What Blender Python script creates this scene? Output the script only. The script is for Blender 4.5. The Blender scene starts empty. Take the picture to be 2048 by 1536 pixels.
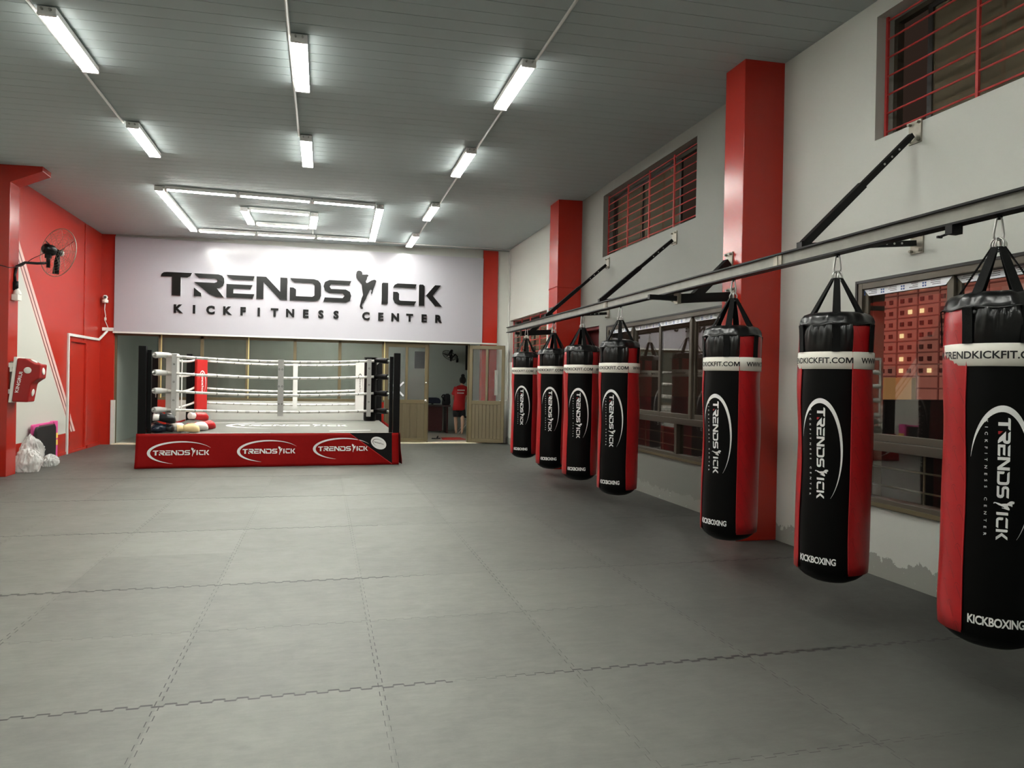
import bpy, bmesh, math, random
from mathutils import Vector, Matrix, noise
random.seed(7)
SC = bpy.context.scene
COL = SC.collection
PI = math.pi
sin, cos = math.sin, math.cos

# ---------------------------------------------------------------- camera, world, exposure
cam_d = bpy.data.cameras.new('camera'); cam = bpy.data.objects.new('camera', cam_d); COL.objects.link(cam)
cam_d.sensor_width = 36.0; cam_d.lens = 36.0*1470/2048; cam_d.clip_end = 1000
_f = 1470.0
_d = Vector(((645-1024)/_f, -(755-768)/_f, 1.0)).normalized()
_n = Vector((1, -0.0185, 0)).cross(_d).normalized()
if _n.y < 0: _n = -_n
_x = _n.cross(_d)
if _x.x < 0: _x = -_x
R3 = Matrix((_x, _d, _n))                 # camera space (x right, y up, z forward) -> room
right, up, fwd = R3.col[0], R3.col[1], R3.col[2]
cam.matrix_world = Matrix(((right.x, up.x, -fwd.x, 0), (right.y, up.y, -fwd.y, 0), (right.z, up.z, -fwd.z, 1.5), (0, 0, 0, 1)))
SC.camera = cam

w = bpy.data.worlds.new('night_sky'); SC.world = w; w.use_nodes = True
w.node_tree.nodes['Background'].inputs[0].default_value = (0.16, 0.10, 0.075, 1)
w.node_tree.nodes['Background'].inputs[1].default_value = 0.06
sun_d = bpy.data.lights.new('city_glow', 'SUN'); sun_d.energy = .55; sun_d.color = (1.0, 0.80, 0.82); sun_d.angle = 0.3
sun = bpy.data.objects.new('city_glow', sun_d); COL.objects.link(sun)
sun.rotation_euler = Vector((1.0, 0.25, -0.35)).to_track_quat('-Z', 'Y').to_euler(); sun.location = (-20, 0, 30)
vs = SC.view_settings
vs.view_transform = 'Standard'; vs.look = 'None'; vs.gamma = 1.0; vs.use_curve_mapping = False
vs.exposure = 1.3
TUBE = 34.0                                # strength of the fluorescent tubes

# ---------------------------------------------------------------- materials
def lin(c):
    return tuple((v/255/12.92) if v/255 <= .04045 else ((v/255+.055)/1.055)**2.4 for v in c)
class N:
    """small node helper"""
    def __init__(s, name):
        s.m = bpy.data.materials.new(name); s.m.use_nodes = True
        s.t = s.m.node_tree; s.b = s.t.nodes['Principled BSDF']; s.out = s.t.nodes['Material Output']
    def new(s, typ, **k):
        n = s.t.nodes.new(typ)
        for a, b in k.items(): setattr(n, a, b)
        return n
    def link(s, a, b): s.t.links.new(a, b)
    def math(s, op, a, b=None, c=None, clamp=False):
        n = s.new('ShaderNodeMath', operation=op, use_clamp=clamp)
        for i, v in enumerate((a, b, c)):
            if v is None: continue
            if hasattr(v, 'is_output'): s.link(v, n.inputs[i])
            else: n.inputs[i].default_value = v
        return n.outputs[0]
    def mix(s, fac, a, b):
        n = s.new('ShaderNodeMix', data_type='RGBA')
        for i, v in ((0, fac), (6, a), (7, b)):
            if hasattr(v, 'is_output'): s.link(v, n.inputs[i])
            elif i == 0: n.inputs[0].default_value = v
            else: n.inputs[i].default_value = (*v, 1)
        return n.outputs[2]
    def pos(s):
        n = s.new('ShaderNodeTexCoord'); sp = s.new('ShaderNodeSeparateXYZ'); s.link(n.outputs['Object'], sp.inputs[0])
        return n.outputs['Object'], sp.outputs[0], sp.outputs[1], sp.outputs[2]
    def noise(s, vec, scale, detail=3, rough=.55, dist=0):
        n = s.new('ShaderNodeTexNoise'); s.link(vec, n.inputs['Vector']); n.inputs['Scale'].default_value = scale
        n.inputs['Detail'].default_value = detail; n.inputs['Roughness'].default_value = rough; n.inputs['Distortion'].default_value = dist
        return n.outputs[0]
    def bump(s, h, strength=.2, dist=.01):
        n = s.new('ShaderNodeBump'); n.inputs['Strength'].default_value = strength; n.inputs['Distance'].default_value = dist
        s.link(h, n.inputs['Height']); s.link(n.outputs[0], s.b.inputs['Normal'])
    def set(s, col=None, rough=None, metal=None, spec=None):
        for k, v in (('Base Color', col), ('Roughness', rough), ('Metallic', metal), ('Specular IOR Level', spec)):
            if v is None: continue
            if hasattr(v, 'is_output'): s.link(v, s.b.inputs[k])
            elif k == 'Base Color': s.b.inputs[k].default_value = (*v, 1)
            else: s.b.inputs[k].default_value = v
def plain(name, rgb, rough=.5, metal=0, var=.08, scale=6, bump=0, bscale=60, spec=.5, coat=0):
    n = N(name); c = lin(rgb); v, *_ = n.pos()
    nz = n.noise(v, scale)
    n.set(n.mix(nz, tuple(x*(1-var) for x in c), tuple(min(1, x*(1+var)) for x in c)), rough, metal, spec)
    if coat: n.b.inputs['Coat Weight'].default_value = coat; n.b.inputs['Coat Roughness'].default_value = .2
    if bump: n.bump(n.noise(v, bscale, 4), bump, .004)
    return n.m
M = {}
M['red_paint'] = plain('red_paint', (166, 38, 26), .24, var=.05, bump=.05, bscale=30)
M['grey_paint'] = plain('grey_paint', (160, 162, 156), .55, var=.04, scale=2, bump=.05, bscale=25)
M['office_paint'] = plain('office_paint', (165, 174, 166), .6, var=.03, scale=2)
M['office_ceiling'] = plain('office_ceiling', (120, 122, 120), .7)
M['white_wall'] = plain('white_wall', (196, 197, 190), .55, var=.04)
M['sign_panel'] = plain('sign_panel', (160, 158, 164), .22, var=.02, scale=1, spec=.55)
M['black_gloss'] = plain('black_gloss', (6, 6, 6), .3, spec=.3)
M['white_edge'] = plain('white_edge', (235, 235, 235), .4)
M['black_leather'] = plain('black_leather', (5, 5, 6), .30, var=.2, bump=.35, bscale=26, spec=.5)
M['black_vinyl'] = plain('black_vinyl', (1.5, 2, 2), .45, var=.2, bump=.06, bscale=35, spec=.14)
M['band_white'] = plain('band_white', (222, 219, 208), .5, var=.03)
M['print_white'] = plain('print_white', (232, 232, 230), .5, var=.01)
M['print_black'] = plain('print_black', (12, 12, 12), .5, var=.01)
M['webbing'] = plain('webbing', (5, 6, 6), .8, spec=.2, bump=.4, bscale=220)
M['steel'] = plain('steel', (190, 190, 186), .28, 1)
M['beam_steel'] = plain('beam_steel', (122, 122, 114), .5, .35, var=.25, scale=9, bump=.08)
M['black_steel'] = plain('black_steel', (5, 5, 6), .5, 0, spec=.25, bump=.05)
M['galvanised'] = plain('galvanised', (140, 136, 124), .45, .6, var=.2, scale=30)
M['conduit_white'] = plain('conduit_white', (205, 205, 200), .45)
M['white_plastic'] = plain('white_plastic', (222, 220, 212), .4)
M['lamp_body'] = plain('lamp_body', (230, 230, 228), .4)
M['apron_red'] = plain('apron_red', (134, 10, 9), .6, var=.06, bump=.05, bscale=18, spec=.12)
M['apron_black'] = plain('apron_black', (7, 7, 8), .55, var=.1, spec=.2)
M['post_black'] = plain('post_black', (4, 4, 5), .5, var=.1, spec=.2)
M['pad_white'] = plain('pad_white', (200, 200, 196), .45, var=.04)
M['pad_red'] = plain('pad_red', (176, 26, 24), .45, var=.05)
M['strap_grey'] = plain('strap_grey', (172, 172, 168), .5, var=.12, scale=14)
M['olive_alu'] = plain('olive_alu', (94, 84, 60), .45, .1, var=.05)
M['olive_light'] = plain('olive_light', (190, 178, 124), .45, .2, var=.05)
M['bronze_alu'] = plain('bronze_alu', (84, 78, 68), .42, .4, var=.08)
M['bronze_dark'] = plain('bronze_dark', (30, 28, 26), .45, .2)
M['grille_red'] = plain('grille_red', (178, 52, 50), .45, var=.1)
M['dark_red_wood'] = plain('dark_red_wood', (62, 20, 22), .4, var=.15)
M['desk_top'] = plain('desk_top', (60, 52, 52), .25)
M['blue_fabric'] = plain('blue_fabric', (24, 30, 48), .8, bump=.2)
M['skin'] = plain('skin', (205, 165, 138), .5, var=.04)
M['hair'] = plain('hair', (12, 10, 10), .45, var=.3, bump=.4, bscale=90)
M['shirt_red'] = plain('shirt_red', (190, 24, 28), .7, var=.06, bump=.15, bscale=14)
M['shorts_black'] = plain('shorts_black', (14, 14, 18), .75, bump=.2, bscale=18)
M['mat_black'] = plain('mat_black', (14, 14, 15), .6, bump=.2)
M['mat_pink'] = plain('mat_pink', (206, 74, 140), .6, bump=.1)
M['mat_maroon'] = plain('mat_maroon', (92, 10, 40), .6)
M['mat_yellow'] = plain('mat_yellow', (225, 190, 90), .6)
M['glove_black'] = plain('glove_black', (20, 22, 26), .28, bump=.1)
M['glove_navy'] = plain('glove_navy', (22, 34, 50), .28, bump=.1)
M['glove_white'] = plain('glove_white', (225, 220, 214), .35, bump=.1)
M['glove_cream'] = plain('glove_cream', (226, 202, 150), .4, bump=.1)
M['glove_red'] = plain('glove_red', (180, 22, 26), .32, bump=.1)
M['target_red'] = plain('target_red', (150, 18, 18), .38, var=.05)
M['threshold'] = plain('threshold', (224, 216, 190), .4)
M['office_floor'] = plain('office_floor', (150, 146, 134), .35, var=.08)
M['film_white'] = plain('film_white', (226, 228, 232), .4)
M['film_blue'] = plain('film_blue', (70, 96, 150), .4)
M['facade'] = plain('facade', (206, 140, 122), .8, var=.08, scale=.2)
M['facade_line'] = plain('facade_line', (150, 92, 80), .8, var=.08, scale=.2)
M['facade_ochre'] = plain('facade_ochre', (214, 176, 110), .8, scale=.2)
M['facade_window'] = plain('facade_window', (92, 46, 42), .4)
M['dark_ground'] = plain('dark_ground', (26, 27, 26), .8)
M['maroon_frame'] = plain('maroon_frame', (86, 14, 18), .5)
def emit(name, rgb, s):
    n = N(name); e = n.new('ShaderNodeEmission'); e.inputs[0].default_value = (*rgb, 1); e.inputs[1].default_value = s
    n.link(e.outputs[0], n.out.inputs[0]); return n.m
M['tube_glow'] = emit('tube_glow', (1.0, 1.0, .93), TUBE)
M['lit_window'] = emit('lit_window', (1.0, .80, .42), .55)
def glass(name, tint, dust_or_tone, dustcol, rough=.02, ior=1.6, boost=1.0):
    n = N(name); n.t.nodes.remove(n.b)
    tr = n.new('ShaderNodeBsdfTransparent'); tr.inputs[0].default_value = (*tint, 1)
    gl = n.new('ShaderNodeBsdfGlossy'); gl.inputs['Roughness'].default_value = rough
    fr = n.new('ShaderNodeLayerWeight'); fr.inputs[0].default_value = .5
    f0 = ((ior-1)/(ior+1))**2
    f = n.math('MULTIPLY', n.math('MULTIPLY_ADD', n.math('POWER', fr.outputs['Facing'], 4.5), 1-f0, f0), boost, clamp=True)
    mx = n.new('ShaderNodeMixShader'); n.link(f, mx.inputs[0]); n.link(tr.outputs[0], mx.inputs[1]); n.link(gl.outputs[0], mx.inputs[2])
    df = n.new('ShaderNodeBsdfDiffuse'); df.inputs[0].default_value = (*lin(dustcol), 1)
    v, *_ = n.pos(); nz = n.noise(v, 1.6, 5, .65, .4)
    amt = n.math('MULTIPLY', n.math('MULTIPLY_ADD', nz, 1.6, .2), dust_or_tone, clamp=True)
    m2 = n.new('ShaderNodeMixShader'); n.link(amt, m2.inputs[0]); n.link(mx.outputs[0], m2.inputs[1]); n.link(df.outputs[0], m2.inputs[2])
    n.link(m2.outputs[0], n.out.inputs[0]); return n.m
M['window_glass'] = glass('window_glass', (.86, .84, .80), .012, (120, 118, 110), .012, 1.7, 1.2)
M['tinted_glass'] = glass('tinted_glass', (.45, .42, .38), .36, (132, 122, 100), .05, 1.5, 1.2)
M['dusty_glass'] = glass('dusty_glass', (.80, .82, .79), .13, (120, 121, 113), .05, 1.5, 1.0)
M['door_glass'] = glass('door_glass', (.9, .91, .9), .07, (150, 152, 154), .05, 1.45, .8)

def mat_plastic():
    n = N('plastic_sheet'); v, *_ = n.pos()
    n.set(lin((226, 226, 222)), .16, 0, .7); n.b.inputs['Alpha'].default_value = .45
    n.bump(n.noise(v, 14, 2, .5), .25, .02); return n.m
M['plastic'] = mat_plastic()

def mat_floor():
    n = N('puzzle_mat_floor'); v, x, y, z = n.pos()
    def seam(a, b, off, cross):
        # a across the seam, b along it; teeth are a square wave along b
        u = n.math('ADD', a, off)
        idx = n.math('ROUND', u)
        sq = n.math('SUBTRACT', n.math('MULTIPLY', n.math('GREATER_THAN', n.math('FRACT', n.math('MULTIPLY', b, 9.7)), .5), 2), 1)
        d0 = n.math('SUBTRACT', u, idx)
        d = n.math('ABSOLUTE', n.math('SUBTRACT', d0, n.math('MULTIPLY', sq, .011)))
        cb = n.new('ShaderNodeCombineXYZ'); n.link(n.math('MULTIPLY', idx, 7.31), cb.inputs[0]); n.link(n.math('MULTIPLY', b, .45), cb.inputs[1]); cb.inputs[2].default_value = off
        wv = n.noise(cb.outputs[0], 1.0, 2)
        if cross:      # every other row of mats gapes, the rows between are pressed tight
            st_ = n.math('ADD', n.math('MULTIPLY', n.math('LESS_THAN', n.math('ABSOLUTE', n.math('SUBTRACT', n.math('FRACT', n.math('MULTIPLY_ADD', idx, .5, .25)), .25)), .1), .034), .008)
        else: st_ = .0085
        wd = n.math('MULTIPLY', n.math('SUBTRACT', wv, .36, clamp=True), st_)
        wd = n.math('ADD', wd, .0003)
        if cross: wd = n.math('ADD', wd, n.math('MULTIPLY', n.math('MULTIPLY', n.math('GREATER_THAN', st_, .02), n.math('LESS_THAN', n.math('MULTIPLY_ADD', wv, 1.2, b), 1.1)), .0065))
        line = n.math('LESS_THAN', d, wd)
        # the short risers of the teeth
        tr = n.math('ABSOLUTE', n.math('SUBTRACT', n.math('FRACT', n.math('ADD', n.math('MULTIPLY', b, 19.4), .5)), .5))
        ris = n.math('MULTIPLY', n.math('LESS_THAN', tr, n.math('MULTIPLY', wd, 9)), n.math('LESS_THAN', n.math('ABSOLUTE', d0), .012))
        return n.math('MAXIMUM', line, n.math('MULTIPLY', ris, .6))
    s = n.math('MAXIMUM', seam(y, x, .39, True), seam(x, y, -.3, False))
    fl = n.new('ShaderNodeCombineXYZ')
    n.link(n.math('ROUND', n.math('ADD', x, -.3+.5)), fl.inputs[0]); n.link(n.math('ROUND', n.math('ADD', y, .39+.5)), fl.inputs[1])
    wn = n.new('ShaderNodeTexWhiteNoise', noise_dimensions='2D'); n.link(fl.outputs[0], wn.inputs['Vector'])
    big = n.noise(v, .8, 4); fine = n.noise(v, 9, 6, .7)
    st = n.new('ShaderNodeMapping'); n.link(v, st.inputs[0]); st.inputs['Scale'].default_value = (3, 12, 1)
    scuff = n.noise(st.outputs[0], 2.2, 5, .7, .6)
    val = n.math('MULTIPLY_ADD', wn.outputs[0], .16, .77)
    val = n.math('ADD', val, n.math('MULTIPLY', n.math('SUBTRACT', big, .5), .30))
    blot = n.noise(v, 4.2, 5, .68, .3)
    val = n.math('ADD', val, n.math('MULTIPLY', n.math('SUBTRACT', blot, .5), .42))
    val = n.math('ADD', val, n.math('MULTIPLY', n.math('SUBTRACT', fine, .5), .40))
    val = n.math('ADD', val, n.math('MULTIPLY', n.math('SUBTRACT', scuff, .5), .36))
    # pale down the middle, darker under the bags, by the walls and farther back
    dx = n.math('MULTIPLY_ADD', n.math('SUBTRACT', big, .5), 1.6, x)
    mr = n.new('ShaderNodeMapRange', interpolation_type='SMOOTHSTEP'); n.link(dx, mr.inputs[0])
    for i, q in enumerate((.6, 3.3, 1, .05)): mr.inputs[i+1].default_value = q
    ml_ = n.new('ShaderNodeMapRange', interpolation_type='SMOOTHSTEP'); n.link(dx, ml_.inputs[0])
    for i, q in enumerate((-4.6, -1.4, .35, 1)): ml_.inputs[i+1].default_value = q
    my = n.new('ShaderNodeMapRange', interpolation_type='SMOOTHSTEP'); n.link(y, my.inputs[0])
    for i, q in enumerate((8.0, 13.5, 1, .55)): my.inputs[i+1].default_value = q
    dust_or_tone = n.math('MULTIPLY', n.math('MULTIPLY', mr.outputs[0], ml_.outputs[0]), my.outputs[0])
    base = n.mix(dust_or_tone, lin((62, 63, 59)), lin((119, 120, 113)))
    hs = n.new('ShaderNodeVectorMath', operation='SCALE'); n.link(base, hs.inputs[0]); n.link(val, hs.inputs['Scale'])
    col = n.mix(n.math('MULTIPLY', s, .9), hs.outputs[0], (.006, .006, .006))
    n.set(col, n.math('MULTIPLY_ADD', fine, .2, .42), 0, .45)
    n.bump(n.math('SUBTRACT', fine, s), .12, .004); return n.m
M['floor'] = mat_floor()

def mat_ceiling():
    n = N('metal_ceiling'); v, x, y, z = n.pos()
    nz = n.noise(v, .5, 3)
    n.set(n.mix(nz, lin((160, 171, 172)), lin((170, 180, 180))), .62, 0, .25); return n.m
M['ceiling'] = mat_ceiling()

def mat_left_wall():
    n = N('red_grey_striped_wall'); v, x, y, z = n.pos()
    c = n.math('SUBTRACT', n.math('MULTIPLY_ADD', y, 1.1, z), 17.29)
    def band(a, b): return n.math('MULTIPLY', n.math('GREATER_THAN', c, a), n.math('LESS_THAN', c, b))
    red, grey, pink, dark = lin((166, 38, 25)), lin((190, 190, 181)), lin((214, 178, 170)), lin((96, 30, 26))
    col = n.mix(n.math('LESS_THAN', c, 0), red, grey)
    col = n.mix(band(0, .035), col, pink); col = n.mix(band(.035, .08), col, dark)
    col = n.mix(band(.08, .18), col, pink); col = n.mix(band(.18, .23), col, dark); col = n.mix(band(.23, .36), col, pink)
    col = n.mix(n.math('GREATER_THAN', z, .39), red, col)
    n.set(col, .32, 0, .5); n.bump(n.noise(v, 30, 3), .05, .004); return n.m
M['left_wall'] = mat_left_wall()

def mat_right_wall():
    n = N('grey_plaster_wall'); v, x, y, z = n.pos()
    nz = n.noise(v, 3.5, 6, .7, .5)
    edge = n.math('LESS_THAN', z, n.math('MULTIPLY_ADD', nz, .34, -.02))
    fleck = n.math('GREATER_THAN', n.noise(v, 14, 5, .75), .66)
    g = lin((160, 162, 156)); dk = lin((134, 135, 128)); wh = lin((196, 196, 188))
    mid = n.math('MULTIPLY', n.math('GREATER_THAN', y, 6.45), n.math('LESS_THAN', y, 12.2))     # the bay between the columns is a darker grey
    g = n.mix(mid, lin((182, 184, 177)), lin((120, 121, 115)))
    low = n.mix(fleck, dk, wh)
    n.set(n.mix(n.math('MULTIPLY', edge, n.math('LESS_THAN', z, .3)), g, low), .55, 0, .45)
    n.bump(n.noise(v, 25, 3), .06, .004); return n.m
M['right_wall'] = mat_right_wall()

def mat_rope():
    n = N('rope_cover'); v, x, y, z = n.pos()
    s = n.math('ADD', x, n.math('MULTIPLY', y, 1.0))
    f = n.math('FRACT', n.math('MULTIPLY', s, 2.9))
    ring = n.math('MULTIPLY', n.math('LESS_THAN', f, .05), .75)
    line = n.math('MULTIPLY', n.math('MULTIPLY', n.math('GREATER_THAN', f, .38), n.math('LESS_THAN', f, .58)), .28)
    n.set(n.mix(n.math('MAXIMUM', ring, line), lin((222, 221, 215)), lin((40, 40, 40))), .4); return n.m
M['rope'] = mat_rope()

def mat_red_vinyl():
    n = N('red_vinyl'); v, x, y, z = n.pos()
    a = n.math('MULTIPLY', n.math('ARCTAN2', x, n.math('MULTIPLY', y, -1)), .222)
    row = n.math('DIVIDE', z, .095); off = n.math('MULTIPLY', n.math('FRACT', n.math('MULTIPLY', n.math('FLOOR', row), .5)), 1.0)
    p = n.math('MULTIPLY', n.math('SUBTRACT', n.math('FRACT', n.math('ADD', n.math('DIVIDE', a, .078), off)), .5), .078)
    q = n.math('MULTIPLY', n.math('SUBTRACT', n.math('FRACT', row), .5), .095)
    q2 = n.math('SUBTRACT', q, .018)
    r = n.math('SQRT', n.math('ADD', n.math('MULTIPLY', n.math('MULTIPLY', p, p), 2.4), n.math('MULTIPLY', q2, q2)))
    arc = n.math('MULTIPLY', n.math('LESS_THAN', n.math('ABSOLUTE', n.math('SUBTRACT', r, .019)), .0022), n.math('GREATER_THAN', n.math('SUBTRACT', q2, n.math('MULTIPLY', p, .7)), -.004))
    tail = n.math('MULTIPLY', n.math('LESS_THAN', n.math('ABSOLUTE', n.math('MULTIPLY_ADD', q2, .42, p)), .0022), n.math('MULTIPLY', n.math('LESS_THAN', q2, .006), n.math('GREATER_THAN', q2, -.058)))
    m = n.math('MAXIMUM', arc, tail)
    nz = n.noise(v, 40, 3)
    n.set(n.mix(n.math('MULTIPLY', m, .55), n.mix(n.noise(v, 6), lin((152, 14, 20)), lin((164, 17, 23))), lin((104, 8, 12))), .36)
    n.bump(n.math('SUBTRACT', n.math('MULTIPLY', nz, .2), m), .35, .004); return n.m
M['red_vinyl'] = mat_red_vinyl()
M['red_piping'] = plain('red_piping', (176, 30, 36), .4)

def mat_planks():
    n = N('plank_panel'); v, x, y, z = n.pos()
    st = n.new('ShaderNodeMapping'); n.link(v, st.inputs[0]); st.inputs['Scale'].default_value = (14, 14, .6)
    nz = n.noise(st.outputs[0], 3, 4, .6)
    n.set(n.mix(nz, lin((80, 71, 52)), lin((100, 90, 66))), .5, .05); return n.m
M['plank'] = mat_planks()

def mat_canvas():
    n = N('ring_canvas'); v, x, y, z = n.pos()
    n.set(n.mix(n.noise(v, 3, 5, .6), lin((92, 92, 87)), lin((116, 116, 110))), .6); return n.m
M['canvas'] = mat_canvas()

# ---------------------------------------------------------------- mesh helpers
class MB:
    def __init__(s): s.v = []; s.f = []; s.mi = []; s.sm = []
    def add(s, vs, fs, mi=0, smooth=False):
        o = len(s.v); s.v += [tuple(p) for p in vs]
        for f in fs: s.f.append([o+i for i in f]); s.mi.append(mi); s.sm.append(smooth)
        return s
    def box(s, a, b, mi=0, rot=None, org=None):
        x0, y0, z0 = [min(p, q) for p, q in zip(a, b)]; x1, y1, z1 = [max(p, q) for p, q in zip(a, b)]
        vs = [(x0,y0,z0),(x1,y0,z0),(x1,y1,z0),(x0,y1,z0),(x0,y0,z1),(x1,y0,z1),(x1,y1,z1),(x0,y1,z1)]
        if rot is not None:
            o = Vector(org or ((x0+x1)/2, (y0+y1)/2, (z0+z1)/2)); vs = [o + rot @ (Vector(p)-o) for p in vs]
        return s.add(vs, [(0,3,2,1),(4,5,6,7),(0,1,5,4),(1,2,6,5),(2,3,7,6),(3,0,4,7)], mi)
    def bar(s, p0, p1, wd, ht, mi=0, upv=(0,0,1)):
        p0, p1 = Vector(p0), Vector(p1); d = (p1-p0).normalized(); u = Vector(upv)
        if abs(d.dot(u)) > .99: u = Vector((0,1,0))
        r = d.cross(u).normalized(); u = r.cross(d)
        vs = [p + r*a*wd/2 + u*b*ht/2 for p in (p0, p1) for a, b in ((-1,-1),(1,-1),(1,1),(-1,1))]
        return s.add(vs, [(0,1,2,3),(7,6,5,4),(0,4,5,1),(1,5,6,2),(2,6,7,3),(3,7,4,0)], mi)
    def tube(s, pts, r, n=10, mi=0, cap=True, closed=False, flat=None):
        pts = [Vector(p) for p in pts]; rs = r if isinstance(r, (list, tuple)) else [r]*len(pts)
        rings = []; u = None; L = len(pts)
        for i, p in enumerate(pts):
            if closed: t = pts[(i+1) % L]-pts[i-1]
            else: t = pts[min(i+1, L-1)]-pts[max(i-1, 0)]
            t.normalize()
            if u is None:
                u = Vector((0,0,1)) if abs(t.z) < .9 else Vector((1,0,0))
            u = (u - t*u.dot(t)).normalized(); q = t.cross(u)
            k = flat or 1
            rings.append([p + u*cos(2*PI*j/n)*rs[i] + q*sin(2*PI*j/n)*rs[i]*k for j in range(n)])
        vs = [p for rg in rings for p in rg]; fs = []
        for i in range(L if closed else L-1):
            a, b = i*n, ((i+1) % L)*n
            for j in range(n): fs.append((a+j, a+(j+1) % n, b+(j+1) % n, b+j))
        s.add(vs, fs, mi, True)
        if cap and not closed:
            o = len(s.v)-len(vs)
            s.f.append([o+j for j in range(n)][::-1]); s.mi.append(mi); s.sm.append(False)
            s.f.append([o+(L-1)*n+j for j in range(n)]); s.mi.append(mi); s.sm.append(False)
        return s
    def lathe(s, prof, c=(0,0,0), n=32, mi=0, a0=0, a1=2*PI, smooth=True, wob=None):
        full = abs(a1-a0-2*PI) < 1e-6; m = n if full else n+1; vs = []
        for (r, z) in prof:
            for j in range(m):
                a = a0+(a1-a0)*j/n; rr = r + (wob(a, z) if wob else 0)
                vs.append((c[0]+rr*sin(a), c[1]-rr*cos(a), c[2]+z))
        fs = []
        for i in range(len(prof)-1):
            for j in range(n):
                k = (j+1) % m if full else j+1
                fs.append((i*m+j, i*m+k, (i+1)*m+k, (i+1)*m+j))
        return s.add(vs, fs, mi, smooth)
    def prism(s, poly, f, d0, d1, mi=0, mside=None):
        """polygon in 2-D, f(x,y,d)->3-D, extruded from depth d0 to d1"""
        n = len(poly); o = len(s.v)
        s.v += [tuple(f(x, y, d0)) for x, y in poly] + [tuple(f(x, y, d1)) for x, y in poly]
        ms = mi if mside is None else mside
        s.f.append([o+i for i in range(n)]); s.mi.append(mi); s.sm.append(False)
        s.f.append([o+n+i for i in range(n)][::-1]); s.mi.append(mi); s.sm.append(False)
        for i in range(n):
            j = (i+1) % n; s.f.append([o+i, o+n+i, o+n+j, o+j]); s.mi.append(ms); s.sm.append(False)
        return s
    def loft(s, rings, n=16, mi=0, cap=True):
        """rings: (centre, rx vector, ry vector)"""
        vs = []
        for c, rx, ry in rings:
            c, rx, ry = Vector(c), Vector(rx), Vector(ry)
            vs += [c+rx*cos(2*PI*j/n)+ry*sin(2*PI*j/n) for j in range(n)]
        fs = [(i*n+j, i*n+(j+1) % n, (i+1)*n+(j+1) % n, (i+1)*n+j) for i in range(len(rings)-1) for j in range(n)]
        if cap: fs += [tuple(range(n))[::-1], tuple((len(rings)-1)*n+j for j in range(n))]
        return s.add(vs, fs, mi, True)
    def build(s, name, mats, parent=None, bevel=0, fix=True, shade=None, sub=0):
        me = bpy.data.meshes.new(name); me.from_pydata([tuple(p) for p in s.v], [], s.f); me.update()
        for m in (mats if isinstance(mats, (list, tuple)) else [mats]): me.materials.append(M[m] if isinstance(m, str) else m)
        me.polygons.foreach_set('material_index', s.mi); me.polygons.foreach_set('use_smooth', s.sm)
        if fix:
            bm = bmesh.new(); bm.from_mesh(me); bmesh.ops.recalc_face_normals(bm, faces=bm.faces); bm.to_mesh(me); bm.free()
        o = bpy.data.objects.new(name, me); COL.objects.link(o)
        if parent:
            o.parent = parent
            if parent.name in WORLD: o.matrix_parent_inverse = Matrix.Translation(-parent.location)
        if bevel:
            b = o.modifiers.new('bevel', 'BEVEL'); b.width = bevel; b.segments = 2; b.limit_method = 'ANGLE'
        if sub:
            b = o.modifiers.new('sub', 'SUBSURF'); b.levels = sub; b.render_levels = sub
        return o
WORLD = set()
def thing(name, label, cat, loc=(0,0,0), rz=0, group=None, world=False):
    o = bpy.data.objects.new(name, None); COL.objects.link(o); o.location = loc; o.rotation_euler = (0,0,rz)
    o.empty_display_size = .1
    if world: WORLD.add(o.name)      # its parts are modelled in room coordinates
    return tag(o, label, cat, group)
def tag(o, label, cat, group=None, kind=None):
    o['label'] = label; o['category'] = cat
    if group: o['group'] = group
    if kind: o['kind'] = kind
    return o
def struct(o, label=None):
    o['kind'] = 'structure'
    if label: o['label'] = label
    return o
def dup(root, loc, rz, label, group=None):
    def cp(o, par):
        c = o.copy(); COL.objects.link(c)
        if par: c.parent = par
        for ch in list(o.children): cp(ch, c)
        return c
    r = cp(root, None); r.location = loc; r.rotation_euler = (0,0,rz); r['label'] = label
    if group: r['group'] = group
    return r

# ---------------------------------------------------------------- lettering
def text2d(txt, size=1, bold=0, space=1, align='LEFT', xs=1):
    cu = bpy.data.curves.new('lettering', 'FONT'); cu.body = txt; cu.size = 1; cu.offset = bold/size; cu.space_character = space
    cu.align_x = align; cu.resolution_u = 3; cu.fill_mode = 'FRONT'
    ob = bpy.data.objects.new('lettering', cu); COL.objects.link(ob)
    me = bpy.data.meshes.new_from_object(ob)
    vs = [(p.co.x*xs*size, p.co.y*size) for p in me.vertices]; fs = [list(p.vertices) for p in me.polygons]
    bpy.data.objects.remove(ob); bpy.data.curves.remove(cu); bpy.data.meshes.remove(me)
    return vs, fs
def polys2d(polys):
    bm = bmesh.new()
    for p in polys: bm.faces.new([bm.verts.new((x, y, 0)) for x, y in p])
    bm.normal_update(); bmesh.ops.triangulate(bm, faces=bm.faces[:])
    bm.verts.index_update(); r = [(v.co.x, v.co.y) for v in bm.verts], [[v.index for v in f.verts] for f in bm.faces]
    bm.free(); return r
def slice2d(vf, step, axis=0):
    bm = bmesh.new(); vs = [bm.verts.new((x, y, 0)) for x, y in vf[0]]
    for f in vf[1]:
        try: bm.faces.new([vs[i] for i in f])
        except ValueError: pass
    lo = min(p[axis] for p in vf[0]); hi = max(p[axis] for p in vf[0]); no = (1,0,0) if axis == 0 else (0,1,0)
    k = lo+step
    while k < hi:
        bmesh.ops.bisect_plane(bm, geom=bm.verts[:]+bm.edges[:]+bm.faces[:], plane_co=(k,k,0), plane_no=no); k += step
    bm.verts.index_update(); r = [(v.co.x, v.co.y) for v in bm.verts], [[v.index for v in f.verts] for f in bm.faces]
    bm.free(); return r
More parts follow.
